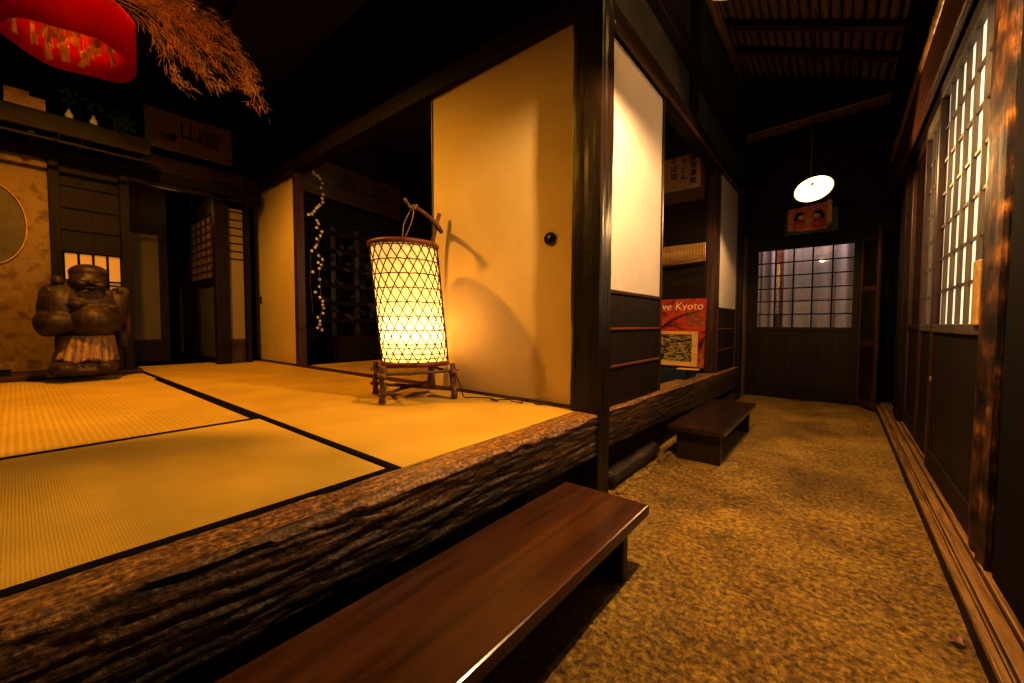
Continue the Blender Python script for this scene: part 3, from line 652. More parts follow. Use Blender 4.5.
# ------------------------------------------------------------------ lantern
LC = Vector((-1.885, 1.405, 0)); lz0, lz1, lr = .585, 1.235, .183
sw = .0   # lean
t = thing('bamboo_lantern', (LC.x, LC.y, T+.009), 'glowing paper lantern in woven bamboo on a twig stand', 'lantern')
lean = Vector((.05, .04, 0))    # bottom shifted to the right of the top
def LP(a, z, r=lr):
    f = 1-(z-lz0)/(lz1-lz0); c = LC + lean*(f-.5)
    rr = r*(1.0 - .015*f)
    return Vector((c.x+rr*math.cos(a), c.y+rr*math.sin(a), z))
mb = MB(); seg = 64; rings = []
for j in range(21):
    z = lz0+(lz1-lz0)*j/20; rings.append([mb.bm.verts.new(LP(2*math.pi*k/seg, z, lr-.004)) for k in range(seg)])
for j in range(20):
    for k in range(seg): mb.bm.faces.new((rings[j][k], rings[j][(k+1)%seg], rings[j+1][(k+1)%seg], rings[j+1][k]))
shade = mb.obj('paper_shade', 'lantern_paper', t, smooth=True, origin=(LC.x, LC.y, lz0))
mb = MB()
def ribbon(mb, f, n, w=.0022, th=.0012, closed=False):
    pts = [f(i/n) for i in range(n+1)]
    mb.tube(pts, w, 5)
rows = 8
zs = [lz0+.03+(lz1-lz0-.05)*k/rows for k in range(rows+1)] + [lz0+.055, lz0+.085]
for z in zs: mb.tube([LP(2*math.pi*i/48, z+.002*math.sin(i*3+z*40), lr+.002) for i in range(49)], .0029, 5, cap=False)
nd = 22
for s in (1, -1):
    for k in range(nd):
        a0 = 2*math.pi*k/nd
        mb.tube([LP(a0 + s*1.95*i/26, lz0+.012+(lz1-lz0-.024)*i/26, lr+.003) for i in range(27)], .0029, 5)
mb.obj('woven_bamboo_lattice', 'cane', shade, smooth=True)
for z, nm in ((lz0, 'lower_rim'), (lz1, 'upper_rim')):
    mb = MB(); mb.tube([LP(2*math.pi*i/64, z, lr+.001) for i in range(65)], .0125, 8, cap=False, flatz=1.1); mb.obj(nm, 'rim', shade, smooth=True)
mb = MB(); mb.lathe([(.001,.004),(lr-.012,.004),(lr-.012,0),(.001,0)], 32, (LC.x-.022, LC.y-.017, lz1-.03)); mb.obj('top_light_blocker', 'grey_panel', t)  # opaque disc added to stop light leaving the open top
# stand
feet = [(-1.787,1.158),(-1.629,1.503),(-2.071,1.297)]
fb = (-1.985,1.64)
def rough_tube(mb, a, b_, r0, r1, n=10, j=.006, seg=8):
    a = Vector(a); b_ = Vector(b_); pts = []; rr = []
    for i in range(n+1):
        f = i/n; p = a.lerp(b_, f) + Vector((random.uniform(-j,j), random.uniform(-j,j), random.uniform(-j,j)))*(1 if 0 < i < n else .3)
        pts.append(p); rr.append((r0+(r1-r0)*f)*random.uniform(.85,1.2))
    mb.tube(pts, rr, seg); return pts
for fx, fy in feet:
    mb = MB(); rough_tube(mb, (fx,fy,T+.009), (fx+(LC.x-fx)*.04, fy+(LC.y-fy)*.04, .585), .017, .0155); mb.obj('leg', 'twig', t, smooth=True)
# rear leg carries up as the tall branch
mb = MB()
pl = [Vector(p) for p in ((-1.989,1.64,T+.009),(-1.988,1.642,.5),(-1.986,1.645,.62),(-1.984,1.647,.9),(-1.980,1.648,1.14),(-1.972,1.65,1.32),(-1.950,1.655,1.404),(-1.928,1.665,1.478))]
mb.tube(pl, [.03,.02,.016,.0145,.0135,.013,.0125,.012], 9); mb.obj('tall_branch_post', 'twig', t, smooth=True)
mb = MB()
br = [Vector(p) for p in ((-1.915,1.672,1.362),(-1.94,1.655,1.405),(-1.931,1.60,1.432),(-1.921,1.54,1.455),(-1.913,1.49,1.466),(-1.899,1.45,1.466),(-1.895,1.42,1.455),(-1.908,1.395,1.502))]
mb.tube(br, [.013,.015,.0145,.011,.0115,.015,.011,.009], 9)
mb.obj('hanging_branch', 'twig', t, smooth=True)
hang = Vector((-1.898,1.45,1.462)); sc_ = Vector((-1.934, 1.40, lz1+.03))
mb = MB()
for dx in (-.026, .012):
    mid = (hang+sc_)/2 + Vector((dx, dx*.6, .0)); mb.tube([hang+Vector((dx*.2,0,.012)), hang.lerp(mid,.6)+Vector((dx*.5,0,0)), mid, sc_.lerp(mid,.3)+Vector((dx*.2,0,0)), sc_], .003, 6)
for k in range(3): mb.tube([hang+Vector((.016*math.cos(a)-.006+.006*k, .016*math.sin(a), .018*math.sin(a))) for a in [2*math.pi*i/10 for i in range(11)]], .003, 5)
mb.obj('hanging_cord', 'rope', t, smooth=True)
mb = MB(); mb.tube([LP(R(190), lz1, lr*.95), Vector((LC.x-.10,LC.y-.04,lz1+.02)), sc_+Vector((0,0,.012)), Vector((LC.x+.03,LC.y+.02,lz1+.01)), LP(R(20), lz1, lr*.95)], .007, 7); mb.obj('top_crosspiece', 'twig', shade, smooth=True)
P4 = [(feet[0]),(feet[1]),fb,(feet[2])]
mb = MB()
for i in range(4):
    a = Vector((*P4[i], .545 if i%2 == 0 else .535)); b_ = Vector((*P4[(i+1)%4], .545 if i%2 == 0 else .535)); d = (b_-a).normalized()*.022
    rough_tube(mb, a-d, b_+d, .0085, .0085, 8, .003, 7)
mb.obj('upper_rails', 'twig', t, smooth=True)
mb = MB()
for a, b_ in ((0,2),(1,3)):
    A = Vector((*P4[a], .445)); Bv = Vector((*P4[b_], .445+.012*(a))); d = (Bv-A).normalized()*.025
    rough_tube(mb, A-d, Bv+d, .0085, .0085, 9, .003, 7)
mb.obj('cross_brace', 'twig', t, smooth=True)
for i in range(4):
    p = Vector((*P4[i], .54)); mb = MB()
    mb.tube([p+Vector((.020*math.cos(q*.628), .020*math.sin(q*.628), -.008+.0005*q)) for q in range(31)], .0025, 5)
    mb.obj('binding', 'rope', t, smooth=True)

mb = MB(); mb.lathe([(.001,.03),(.03,.03),(.034,.02),(.034,0),(.001,0)], 20, (LC.x, LC.y, lz0+.01)); mb.box(LC.x-.17, LC.x+.17, LC.y-.012, LC.y+.012, lz0-.004, lz0+.01); mb.obj('lamp_holder', 'blackiron', t)
mb = MB(); mb.lathe([(.001,.006),(lr-.012,.006),(lr-.012,0),(.001,0)], 32, (LC.x+.024, LC.y+.018, lz0-.002)); mb.obj('base_light_blocker', 'twig', t)  # disc added to block the bulb's hot spot on the mat
mb = MB(); mb.ell((LC.x+.01, LC.y, lz0+.13), (.032,.032,.045)); bo = mb.obj('light_bulb', 'bulb', t, smooth=True); bo.visible_shadow = False
M['bulb'].node_tree.nodes['Principled BSDF'].inputs['Emission Strength'].default_value = 8
l = bpy.data.lights.new('lantern light', 'POINT'); l.energy = 42.0; l.color = (1,.68,.17); l.shadow_soft_size = .05
lo = bpy.data.objects.new('lantern_light', l); C.objects.link(lo); lo.location = (LC.x+.01, LC.y, lz0+.15)
# power cord on the tatami
mb = MB(); pts = [Vector((-1.63,1.52,.52)), Vector((-1.61,1.535,.46)), Vector((-1.60,1.55,T+.009))]
cp = [(-1.56,1.57),(-1.50,1.585),(-1.44,1.59),(-1.385,1.585),(-1.37,1.565),(-1.41,1.56),(-1.40,1.60),(-1.34,1.635),(-1.30,1.60),(-1.25,1.62),(-1.28,1.655),(-1.22,1.665),(-1.17,1.635),(-1.13,1.66),(-1.19,1.675),(-1.10,1.68),(-1.04,1.675)]
pts += [Vector((x, y, T+.009+.003*(i%3))) for i, (x, y) in enumerate(cp)]
sm = []
for i in range(len(pts)-1):
    p_, a, b_, c_ = pts[max(i-1,0)], pts[i], pts[i+1], pts[min(i+2,len(pts)-1)]
    for k in range(5):
        u = k/5; sm.append(.5*((2*a)+(b_-p_)*u+(2*p_-5*a+4*b_-c_)*u*u+(3*a-p_-3*b_+c_)*u**3))
mb.tube(sm+[pts[-1]], .003, 6); mb.obj('power_cord', 'cord', t, smooth=True)

# ------------------------------------------------------------------ back wall of the tatami room (plane x = -4.85)
BX = -4.85
S('wall_gold', 'gold_wall', 'gold patterned wall with the round window at far left', 'wall', BX-.04, BX, -1.2, .205, .40, 2.08)
S('trim_43', 'dark_z', 'slim dark pillar between the gold wall and the boarded screen', 'post', BX-.04, BX+.04, .195, .255, .39, 2.2)
t = thing('window_2', (BX+.012, -.10, 1.16), 'round window with pale bent bamboo rim on the gold wall', 'round window', None, 'structure')
mb = MB(); n = 48; ctr = mb.bm.verts.new((BX+.006, -.10, 1.535)); vs = [mb.bm.verts.new((BX+.006, -.10+.178*math.cos(2*math.pi*k/n), 1.535+.30*math.sin(2*math.pi*k/n))) for k in range(n)]
for k in range(n): mb.bm.faces.new((ctr, vs[k], vs[(k+1)%n]))
mb.obj('window_pane', 'grey_panel', t)
mb = MB(); mb.tube([(BX+.015, -.10+.18*math.cos(2*math.pi*k/64), 1.535+.30*math.sin(2*math.pi*k/64)) for k in range(65)], .0042, 8, cap=False); mb.obj('rim', 'straw', t, smooth=True)
# boarded screen with shoji strip
t = thing('door_9', (BX, .43, .40), 'boarded screen with a shoji strip painted as lit behind the statue', 'screen', None, 'structure')
mb = MB()
for k in range(4): 
    z = 1.39+k*.175; mb.box(BX-.03, BX-.012, .255, .60, z, z+.172)
mb.obj('upper_boards', 'board', t, .002)
mb = MB()
for k in range(5): z = 1.385+k*.175; mb.box(BX-.012, BX+.002, .255, .60, z-.008, z+.004)
mb.obj('board_rail', 'dark_y', t, .001)
B('paper', 'shoji_warm', BX-.03, BX-.02, .262, .60, .95, 1.38, parent=t, bevel=0)
mb = MB()
for k in range(5): y = .262+k*.084; mb.box(BX-.02, BX-.004, y-.007, y+.007, .95, 1.38)
for z in (.96, 1.12, 1.15, 1.375): mb.box(BX-.02, BX-.004, .262, .60, z-.006, z+.006)
mb.obj('lattice', 'black', t)
B('lower_panel', 'dark_z', BX-.03, BX-.01, .255, .60, .40, .95, parent=t, bevel=.002)
S('trim_44', 'dark_z', 'dark pillar right of the boarded screen', 'post', BX-.05, BX+.03, .598, .66, .39, 2.2)
S('trim_45', 'dark_y', 'dark lintel across the back wall of the tatami room', 'beam', BX-.05, BX+.05, -1.2, 1.69, 2.08, 2.17)
S('trim_46', 'brown_y', 'brown transom board over the back opening', 'board', BX-.04, BX-.01, .66, 1.69, 2.17, 2.33)
S('trim_47', 'dark_y', 'second dark lintel under the brown transom board', 'beam', BX-.04, BX+.03, .66, 1.69, 2.04, 2.09)
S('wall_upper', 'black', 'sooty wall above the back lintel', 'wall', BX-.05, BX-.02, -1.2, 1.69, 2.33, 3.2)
S('trim_48', 'dark_z', 'thick dark pillar right of the back opening', 'post', BX-.05, BX+.03, 1.27, 1.39, .39, 2.2)
t = thing('door_10', (BX, 1.46, .40), 'narrow paper door strip beside the dark pillar', 'sliding door', None, 'structure')
B('paper', 'shoji_dim', BX-.03, BX-.022, 1.40, 1.53, .64, 1.98, parent=t, bevel=0)
mb = MB()
mb.box(BX-.02, BX-.008, 1.39, 1.40, .4, 2.04).box(BX-.02, BX-.008, 1.53, 1.56, .4, 2.04)
for k in range(7): mb.box(BX-.022, BX-.012, 1.40, 1.53, 1.46+k*.08, 1.468+k*.08)
mb.obj('lattice', 'black', t)
B('upper_board', 'brown_z', BX-.035, BX-.02, 1.39, 1.56, .40, .64, parent=t, bevel=.001)
S('trim_49', 'dark_z', 'dark corner pillar beside the far cream sliding door', 'post', BX-.05, BX+.0, 1.545, 1.59, .39, 2.3)
S('baseboard_back', 'dark_y', 'dark base rail along the back wall', 'rail', BX-.04, BX+.03, -1.2, .60, .36, .43)
# vestibule beyond
S('wall_far', 'black', 'dark far wall beyond the back opening', 'wall', -7.2, -7.15, -.5, 3.2, .33, 3.2)
t = thing('door_11', (-5.62, .86, .41), 'grey brown cloth panel beyond the back opening', 'sliding door', None, 'structure')
B('panel', 'grey_panel', -5.63, -5.62, .70, .985, .63, 1.73, parent=t, bevel=0)
mb = MB(); mb.box(-5.64,-5.60,.58,.72,.40,2.4).box(-5.64,-5.60,.98,1.05,.40,2.4).box(-5.64,-5.605,.72,.98,.40,.63).box(-5.64,-5.605,.72,.98,1.73,2.4); mb.obj('frame', 'dark_z', t)
t = thing('door_12', (-5.38, 1.31, .40), 'shoji door seen sideways beyond the back opening, paper above brown board', 'sliding door', None, 'structure')
B('paper', 'shoji_dim', -5.86, -4.95, 1.33, 1.334, 1.28, 1.93, parent=t, bevel=0)
B('lower_panel', 'grey_panel', -5.60, -4.95, 1.325, 1.33, .44, 1.22, parent=t, bevel=0)
mb = MB()
for k in range(6): x = -5.86+k*.182; mb.box(x-.008, x+.008, 1.315, 1.33, 1.28, 1.93)
for k in range(9): z = 1.28+k*.082; mb.box(-5.86, -4.95, 1.317, 1.329, z-.005, z+.005)
mb.obj('lattice', 'brown_x', t)
mb = MB(); mb.box(-5.92,-5.86,1.30,1.345,.4,2.3).box(-5.86,-4.9,1.30,1.345,1.22,1.28).box(-5.86,-5.60,1.30,1.345,.4,1.22).box(-5.86,-4.9,1.3,1.345,1.93,2.1).box(-5.86,-4.9,1.3,1.345,.39,.44); mb.obj('frame', 'dark_z', t)
t = thing('door_13', (-6.5, 1.31, .40), 'brown boarded door deeper beyond the back opening', 'sliding door', None, 'structure')
B('lower_panel', 'grey_panel', -6.9, -6.25, 1.31, 1.32, .44, 1.24, parent=t, bevel=0)
mb = MB(); mb.box(-6.98,-6.9,1.30,1.33,.4,2.4).box(-6.25,-5.93,1.30,1.33,.4,2.4).box(-6.9,-6.25,1.3,1.33,1.24,2.4); mb.obj('frame', 'dark_z', t)
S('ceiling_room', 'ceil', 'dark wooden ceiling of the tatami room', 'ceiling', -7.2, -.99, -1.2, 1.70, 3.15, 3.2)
for k, y in enumerate((.2, 1.05)):
    S('trim_%d' % (50+k), 'dark_x', 'dark ceiling beam of the tatami room', 'beam', -4.8, -.95, y, y+.09, 3.03, 3.15)

# framed calligraphy
def plaque(name, x, y0, y1, z0, z1, label, cat, boardm, paperm, texts, frame='cane', tilt=0):
    t = thing(name, (x, (y0+y1)/2, z0), label, cat)
    B('backing', frame, x-.01, x+.012, y0, y1, z0, z1, parent=t, bevel=.003)
    B('paper', paperm, x+.012, x+.015, y0+.10*(y1-y0), y1-.07*(y1-y0), z0+.03, z1-.03, parent=t, bevel=0)
    for (s, yy, zz, sz, it) in texts: text('painted_character', s, sz, 'ink', (x+.018, yy, zz), (0,1,0), (0,0,1), t, it)
    return t
M['plq'] = noise_mat('aged brown paper', [(.3,(.16,.07,.025)),(.7,(.26,.12,.045))], (4,4,4), 3, 5, .7)
M['plq2'] = noise_mat('aged gold brocade', [(.4,(.12,.085,.03)),(.6,(.2,.14,.05))], (14,14,14), 3, 3, .6)
plaque('calligraphy_plaque', -4.74, .76, 1.41, 2.36, 2.70, 'framed brush calligraphy in faded orange high on the back wall', 'plaque', 'plq', 'plq', [('雲',1.24,2.53,.17,.1),('山',1.085,2.56,.19,0),('書',.95,2.47,.07,.1),('之',.89,2.46,.06,.1)], 'plq2')
# kamidana shelf
t = thing('altar_shelf', (-4.62, .3, 2.2), 'dark high shelf running along the back wall', 'shelf')
B('shelf_board', 'dark_y', -4.80, -4.52, -1.1, .72, 2.31, 2.335, parent=t, bevel=.003)
B('front_rail', 'dark_y', -4.53, -4.49, -1.1, .76, 2.19, 2.315, parent=t, bevel=.004)
B('lower_rail', 'dark_y', -4.52, -4.50, -1.1, 1.35, 2.13, 2.15, parent=t, bevel=.003)
for y in (-.6, .1, .70): B('bracket', 'dark_x', -4.80, -4.53, y, y+.035, 2.16, 2.31, parent=t, bevel=.003)
SZ = 2.336
mb = MB(); mb.box(-4.556,-4.55,.0,.115,SZ,SZ+.115, Matrix.Rotation(R(8),3,'Y')); o = mb.obj('paper_card', 'gold_paper'); tag(o, 'larger pale card standing on the high shelf at far left', 'card')
mb = MB(); mb.box(-4.546,-4.541,.09,.19,SZ,SZ+.085, Matrix.Rotation(R(8),3,'Y')); o = mb.obj('paper_card', 'gold_paper'); tag(o, 'smaller pale card standing right of the larger card on the shelf', 'card')
for k, (y, lb) in enumerate(((.305,'left white vase with a green sprig on the high shelf'),(.435,'right white vase with a green sprig on the high shelf'))):
    t = thing('sprig_vase', (-4.55, y, SZ), lb, 'vase', 'white vases on the high shelf')
    mb = MB(); mb.lathe([(.001,0),(.018,0),(.024,.012),(.024,.03),(.014,.05),(.008,.062),(.010,.072),(.0075,.072)], 18, (-4.55,y,SZ)); mb.obj('vase_body', 'white', t, smooth=True)
    mb = MB()
    for q in range(9):
        a = random.uniform(0,6.28); h = random.uniform(.05,.14); d = random.uniform(.01,.05); e = Vector((-4.55+d*math.cos(a), y+d*math.sin(a), SZ+.07+h)); mb.tube([(-4.55,y,SZ+.06), e], .0015, 4)
        mb.ell(e, (.006,.014,.02), Matrix.Rotation(a,3,'X'), 8)
    mb.obj('green_sprig', 'green', t, smooth=True)
mb = MB()
for q in range(130):
    c = Vector((-4.56+random.uniform(-.04,.03), .60+random.gauss(0,.03), SZ+.02+random.uniform(0,.16))); mb.ell(c, (.004,.016,.009), Matrix.Rotation(random.uniform(0,3),3,'X') @ Matrix.Rotation(random.uniform(0,3),3,'Z'), 6)
mb.tube([(-4.56,.56,SZ),(-4.56,.565,SZ+.15)], .005, 6); mb.tube([(-4.56,.56,SZ),(-4.55,.62,SZ+.12)], .004, 6); mb.tube([(-4.56,.56,SZ),(-4.55,.54,SZ+.12)], .004, 6)
tag(mb.obj('evergreen_sprig', 'green', smooth=True), 'dark evergreen sprig at the right end of the high shelf', 'branch')
for y, h in ((.245,.05),(.36,.085)):
    mb = MB(); mb.tube([(-4.485,y,2.2),(-4.483,y+.005,2.2-h*.5),(-4.482,y-.004,2.2-h),(-4.482,y-.018,2.2-h-.008),(-4.482,y-.022,2.2-h+.012)], .0035, 6)
    tag(mb.obj('hanging_hook', 'cane', smooth=True), ('short' if h < .06 else 'longer')+' pale hook hanging from the high shelf front', 'hook')

# ------------------------------------------------------------------ statue
t = thing('laughing_buddha_statue', (-4.25, .28, .425), 'carved dark wooden laughing monk statue with round belly and pleated skirt', 'statue')
def SY(cx): return .068 + (cx-55)*1.0e-3
def SZc(cy): return 1.222 - (cy-72)*1.5e-3
XC = -4.27
def E_(mb, cx, cy, rx, ry, dep, off=0.0, rot=None): mb.ell((XC+off, SY(cx), SZc(cy)), (dep, rx*1e-3, ry*1.5e-3), rot, 24)
def remeshed(mb, name, mat, parent, vox, it=3):
    ob = mb.obj(name, mat, parent); md = ob.modifiers.new('r', 'REMESH'); md.mode = 'VOXEL'; md.voxel_size = vox
    s_ = ob.modifiers.new('s', 'SMOOTH'); s_.iterations = it; s_.factor = .5
    dg = bpy.context.evaluated_depsgraph_get(); dg.update(); me = bpy.data.meshes.new_from_object(ob.evaluated_get(dg)); ob.modifiers.clear(); old = ob.data; ob.data = me; bpy.data.meshes.remove(old)
    me.materials.clear(); me.materials.append(M[mat])
    for p in me.polygons: p.use_smooth = True
    return ob
mb = MB()
E_(mb,345,338,155,88,.225,.05)          # belly
E_(mb,325,262,185,88,.175,.01)              # chest
E_(mb,190,290,112,125,.165,0)        # right shoulder/robe
E_(mb,128,352,70,64,.11,.06)           # forearm / fist
E_(mb,175,350,90,50,.10,.12)
E_(mb,160,230,70,60,.11,-.02)
E_(mb,262,266,46,20,.045,.175)          # breasts
E_(mb,428,278,42,19,.045,.175)
E_(mb,345,296,9,6,.02,.215)
E_(mb,182,158,34,26,.05,.05)           # knob by head
E_(mb,475,275,62,100,.14,0)          # left shoulder
E_(mb,505,215,44,46,.06,.06)           # raised hand
for k in range(4): E_(mb,478+k*17,186+k*5,9,22,.022,.10)
E_(mb,530,340,32,95,.09,-.03)          # sack
E_(mb,505,420,40,60,.07,-.03)
E_(mb,330,160,100,74,.135,.05)           # head
E_(mb,335,112,104,42,.14,.03)          # cap
E_(mb,335,132,102,12,.15,.025)         # cap brim
E_(mb,428,215,32,26,.06,.06)           # ear lobes
E_(mb,238,185,20,38,.06,.02)
E_(mb,330,208,74,16,.06,.13)           # chin / beard
E_(mb,288,168,34,18,.035,.165); E_(mb,372,174,34,18,.035,.165)   # cheeks
E_(mb,330,164,17,13,.035,.19)          # nose
E_(mb,300,146,24,5,.02,.16); E_(mb,356,149,24,5,.02,.16)       # brows
# folds on robe
for k in range(4): E_(mb,140+k*22,250+k*4,6,70,.02,.085-.008*k,Matrix.Rotation(R(6),3,'X'))
for k in range(3): E_(mb,330,222+k*7,66-k*10,3.5,.02,.165)
body = remeshed(mb, 'body', 'statue', t, .0075, 2)
mb = MB(); mb.ell((XC+.205, SY(330), SZc(190)), (.016,.040,.010)); mb.ell((XC+.187, SY(298), SZc(157)), (.012,.020,.004)); mb.ell((XC+.187, SY(358), SZc(160)), (.012,.020,.004)); mb.obj('carved_mouth_and_eyes', 'ink', body, smooth=True)
mb = MB(); n = 90; nz = 12; rings = []
for j in range(nz+1):
    f = j/nz; cy = 412+118*f; ca = 325+(-20)*f; ra = 130+33*f; ring = []
    for k in range(n):
        a = 2*math.pi*k/n; pl_ = 1+.055*(.3+f)*math.sin(a*22+1.2*math.sin(a*3)) + .02*math.sin(a*5)
        ring.append(mb.bm.verts.new((XC+.02+(.165+.035*f)*math.cos(a)*pl_, SY(ca)+ra*1e-3*math.sin(a)*pl_, SZc(cy)+.014*math.sin(a*6+f)*f)))
    rings.append(ring)
for j in range(nz):
    for k in range(n): mb.bm.faces.new((rings[j][k], rings[j][(k+1)%n], rings[j+1][(k+1)%n], rings[j+1][k]))
mb.bm.faces.new(rings[0]); mb.bm.faces.new(rings[-1][::-1])
mb.obj('pleated_skirt', 'statue_skirt', t, smooth=True)
mb = MB()
E_(mb,290,575,180,36,.21,.02); E_(mb,200,560,80,34,.14,.1); E_(mb,390,560,80,34,.14,.1); E_(mb,290,545,150,30,.18,.02); E_(mb,140,590,40,16,.1,.06)
for k in range(5): E_(mb,180+k*60,568+(k%2)*8,30,9,.05,.17,Matrix.Rotation(R(20 if k%2 else -25),3,'X'))
for v in mb.bm.verts: v.co.z = max(v.co.z, .4285)
remeshed(mb, 'robe_base', 'statue', t, .009, 1)
S('trim_52', 'brown_y', 'low wooden board the statue stands on', 'board', -4.845, -4.45, -1.0, .654, .335, .425)
# small thing at far left floor
mb = MB(); mb.box(-4.66,-4.60,-.10,-.03,.426,.455).box(-4.665,-4.595,-.105,-.025,.455,.465); tag(mb.obj('small_wooden_block', 'dark_y', bevel=.003), 'small dark wooden block on the board left of the statue', 'block')

# ------------------------------------------------------------------ red cloth hoop with ornaments, no lamp inside
HC = Vector((-2.5,.19,1.918))
t = thing('red_cloth_hoop', HC, 'red cloth hoop hanging at the top left with gold paper slips inside', 'hanging lamp')
mb = MB(); n = 64
rings = [[mb.bm.verts.new((HC.x+rr*math.cos(a), HC.y+rr*math.sin(a), HC.z+zz+.006*math.sin(a*5))) for a in [2*math.pi*k/n for k in range(n)]] for rr, zz in ((.192,.2),(.193,.1),(.192,0),(.188,.0),(.188,.2))]
for j in range(4):
    for k in range(n): mb.bm.faces.new((rings[j][k], rings[j][(k+1)%n], rings[j+1][(k+1)%n], rings[j+1][k]))
mb.obj('cloth_band', 'red_cloth', t, smooth=True)
mb = MB()
for k in range(3): 
    a = k*2.094+.4; mb.tube([(HC.x+.19*math.cos(a), HC.y+.19*math.sin(a), HC.z+.19), (HC.x,HC.y,3.1)], .003, 5)
mb.obj('suspension_cord', 'cord', t)
mb = MB()
for k in range(70):
    a = random.uniform(0,6.28); r = random.uniform(.03,.165); z = random.uniform(.0,.12)
    c = Vector((HC.x+r*math.cos(a), HC.y-.02+r*math.sin(a), HC.z+z))
    h = random.uniform(.015,.035); w = random.uniform(.006,.014)
    mb.box(c.x-.0015, c.x+.0015, c.y-w, c.y+w, c.z-h, c.z+h, Matrix.Rotation(random.uniform(-1.5,1.5),3,'Z') @ Matrix.Rotation(random.uniform(-.6,.6),3,'X'))
    mb.tube([c+Vector((0,0,h)), (c.x,c.y,HC.z+.2)], .001, 4)
o = mb.obj('gold_paper_slips', 'slip', t); o['kind'] = 'stuff'
l = bpy.data.lights.new('room lamp light', 'POINT'); l.energy = 235; l.color = (1,.50,.045); l.shadow_soft_size = .05
RL = Vector((-3.08,.26,2.76))
lo = bpy.data.objects.new('room_lamp_light', l); C.objects.link(lo); lo.location = RL
t = thing('ceiling_lamp', RL, 'unseen lamp with an added light-cutting shade just above the picture over the tatami room', 'lamp')
mb = MB(); mb.lathe([(.02,.10),(.12,.08),(.19,.0),(.215,-.085),(.21,-.085),(.185,.0),(.12,.075),(.02,.09)], 40, RL); mb.obj('shade', 'blackiron', t, smooth=True)  # unseen shade, shaped to keep light off the upper sliding door
mb = MB(); mb.tube([RL+Vector((0,0,.09)), (RL.x,RL.y,3.15)], .004, 6); mb.obj('cord', 'cord', t)
# dried pampas / rice sheaf
t = thing('dried_grass_sheaf', (-2.2,.25,2.1), 'sheaf of dry golden grass plumes hanging beside the red hoop', 'dried grass')
mb = MB(); mb.tube([(-2.25,.05,2.13),(-2.25,.06,2.4),(-2.3,.1,3.15)], .003, 5); mb.obj('hanging_cord', 'cord', t)
def cat(P, u):
    n = len(P)-1; i = min(int(u*n), n-1); v = u*n-i
    p_, a, b_, c_ = P[max(i-1,0)], P[i], P[i+1], P[min(i+2,n)]
    return .5*((2*a)+(b_-p_)*v+(2*p_-5*a+4*b_-c_)*v*v+(3*a-p_-3*b_+c_)*v**3)
plumes = [[(.22,2.10),(.40,2.11),(.55,2.06),(.68,1.95),(.768,1.775)],
          [(.22,2.08),(.38,2.09),(.53,2.03),(.66,1.92),(.73,1.81)],
          [(.22,2.12),(.42,2.14),(.55,2.11),(.65,2.05),(.735,1.97)],
          [(.22,2.06),(.36,2.04),(.46,1.96),(.52,1.87),(.56,1.79)],
          [(.22,2.05),(.33,2.0),(.40,1.92),(.45,1.84),(.485,1.76)],
          [(.22,2.13),(.40,2.17),(.52,2.16),(.60,2.12),(.66,2.06)],
          [(.22,2.09),(.36,2.10),(.48,2.06),(.58,1.99),(.65,1.90)],
          [(.22,2.10),(.36,2.13),(.46,2.10),(.52,2.05),(.57,1.98)],
          [(.22,2.10),(.39,2.10),(.54,2.0),(.62,1.92),(.68,1.84)],
          [(.22,2.06),(.37,2.03),(.48,1.95),(.55,1.86),(.60,1.82)],
          [(.22,2.09),(.40,2.12),(.56,2.08),(.66,2.0),(.75,1.88)],
          [(.22,2.07),(.35,2.06),(.45,2.0),(.51,1.93),(.54,1.86)],
          [(.22,2.11),(.41,2.13),(.57,2.05),(.67,1.97),(.72,1.90)]]
for q, pl_ in enumerate(plumes):
    P = [Vector((-2.2+random.uniform(-.05,.05)+(.02*k), y, z)) for k, (y, z) in enumerate(pl_)]
    P.insert(0, Vector((-2.25,.05,2.13)))
    mb = MB(); mb.tube([cat(P, i/24) for i in range(25)], [.0028-.0018*i/24 for i in range(25)], 5)
    for k in range(180):
        u = .34+.66*random.random(); c = cat(P, u); d = (cat(P, min(1,u+.02))-cat(P, max(0,u-.02))).normalized()
        off = Vector((random.gauss(0,.55), random.gauss(0,.55), random.gauss(0,.55)-.15)); dd_ = (d*1.0+off*1.0).normalized(); ln_ = random.uniform(.02,.06)*(1.2-.4*u)
        side = dd_.cross(Vector((1,.2,.1))).normalized()*random.uniform(.0009,.0020)
        c = c + Vector((random.gauss(0,.008), random.gauss(0,.012), random.gauss(0,.012))); a = c; e = c+dd_*ln_; mdl = c+dd_*ln_*.5
        mb.bm.faces.new([mb.bm.verts.new(p) for p in (a, mdl+side, e, mdl-side)])
    mb.keepn = True
    mb.obj('plume', 'straw', t)

# ------------------------------------------------------------------ back room seen through the opening
S('wall_backroom', 'dark_y', 'dark boarded wall of the back room', 'wall', -4.55, -4.50, 1.80, 4.2, .33, 3.2)
S('wall_side', 'black', 'dark far wall inside the back room', 'wall', -4.5, -.9, 4.25, 4.3, .33, 3.2)
S('ceiling_backroom', 'ceil', 'dark ceiling of the back room', 'ceiling', -4.5, -.96, 1.76, 4.3, 2.95, 3.0)
t = thing('carved_sign_board', (-4.4, 2.6, 2.1), 'large brown wooden board with two carved characters above the rack', 'sign')
mb = MB(); mb.prism([(-4.42,1.93,2.19),(-4.42,3.14,2.11),(-4.42,3.14,2.52),(-4.42,2.12,2.56),(-4.42,1.93,2.40)], (.03,0,0)); mb.obj('board', 'brown_y', t, .004)
text('carved_character', '逸', .22, 'ink', (-4.385,2.42,2.39), (0,1,0), (0,0,1), t); text('carved_character', '福', .24, 'ink', (-4.385,2.86,2.34), (0,1,0), (0,0,1), t)
t = thing('wooden_rack', (-4.34, 2.45, .66), 'dark lattice rack with blue cloth strips behind the blossom strand', 'rack')
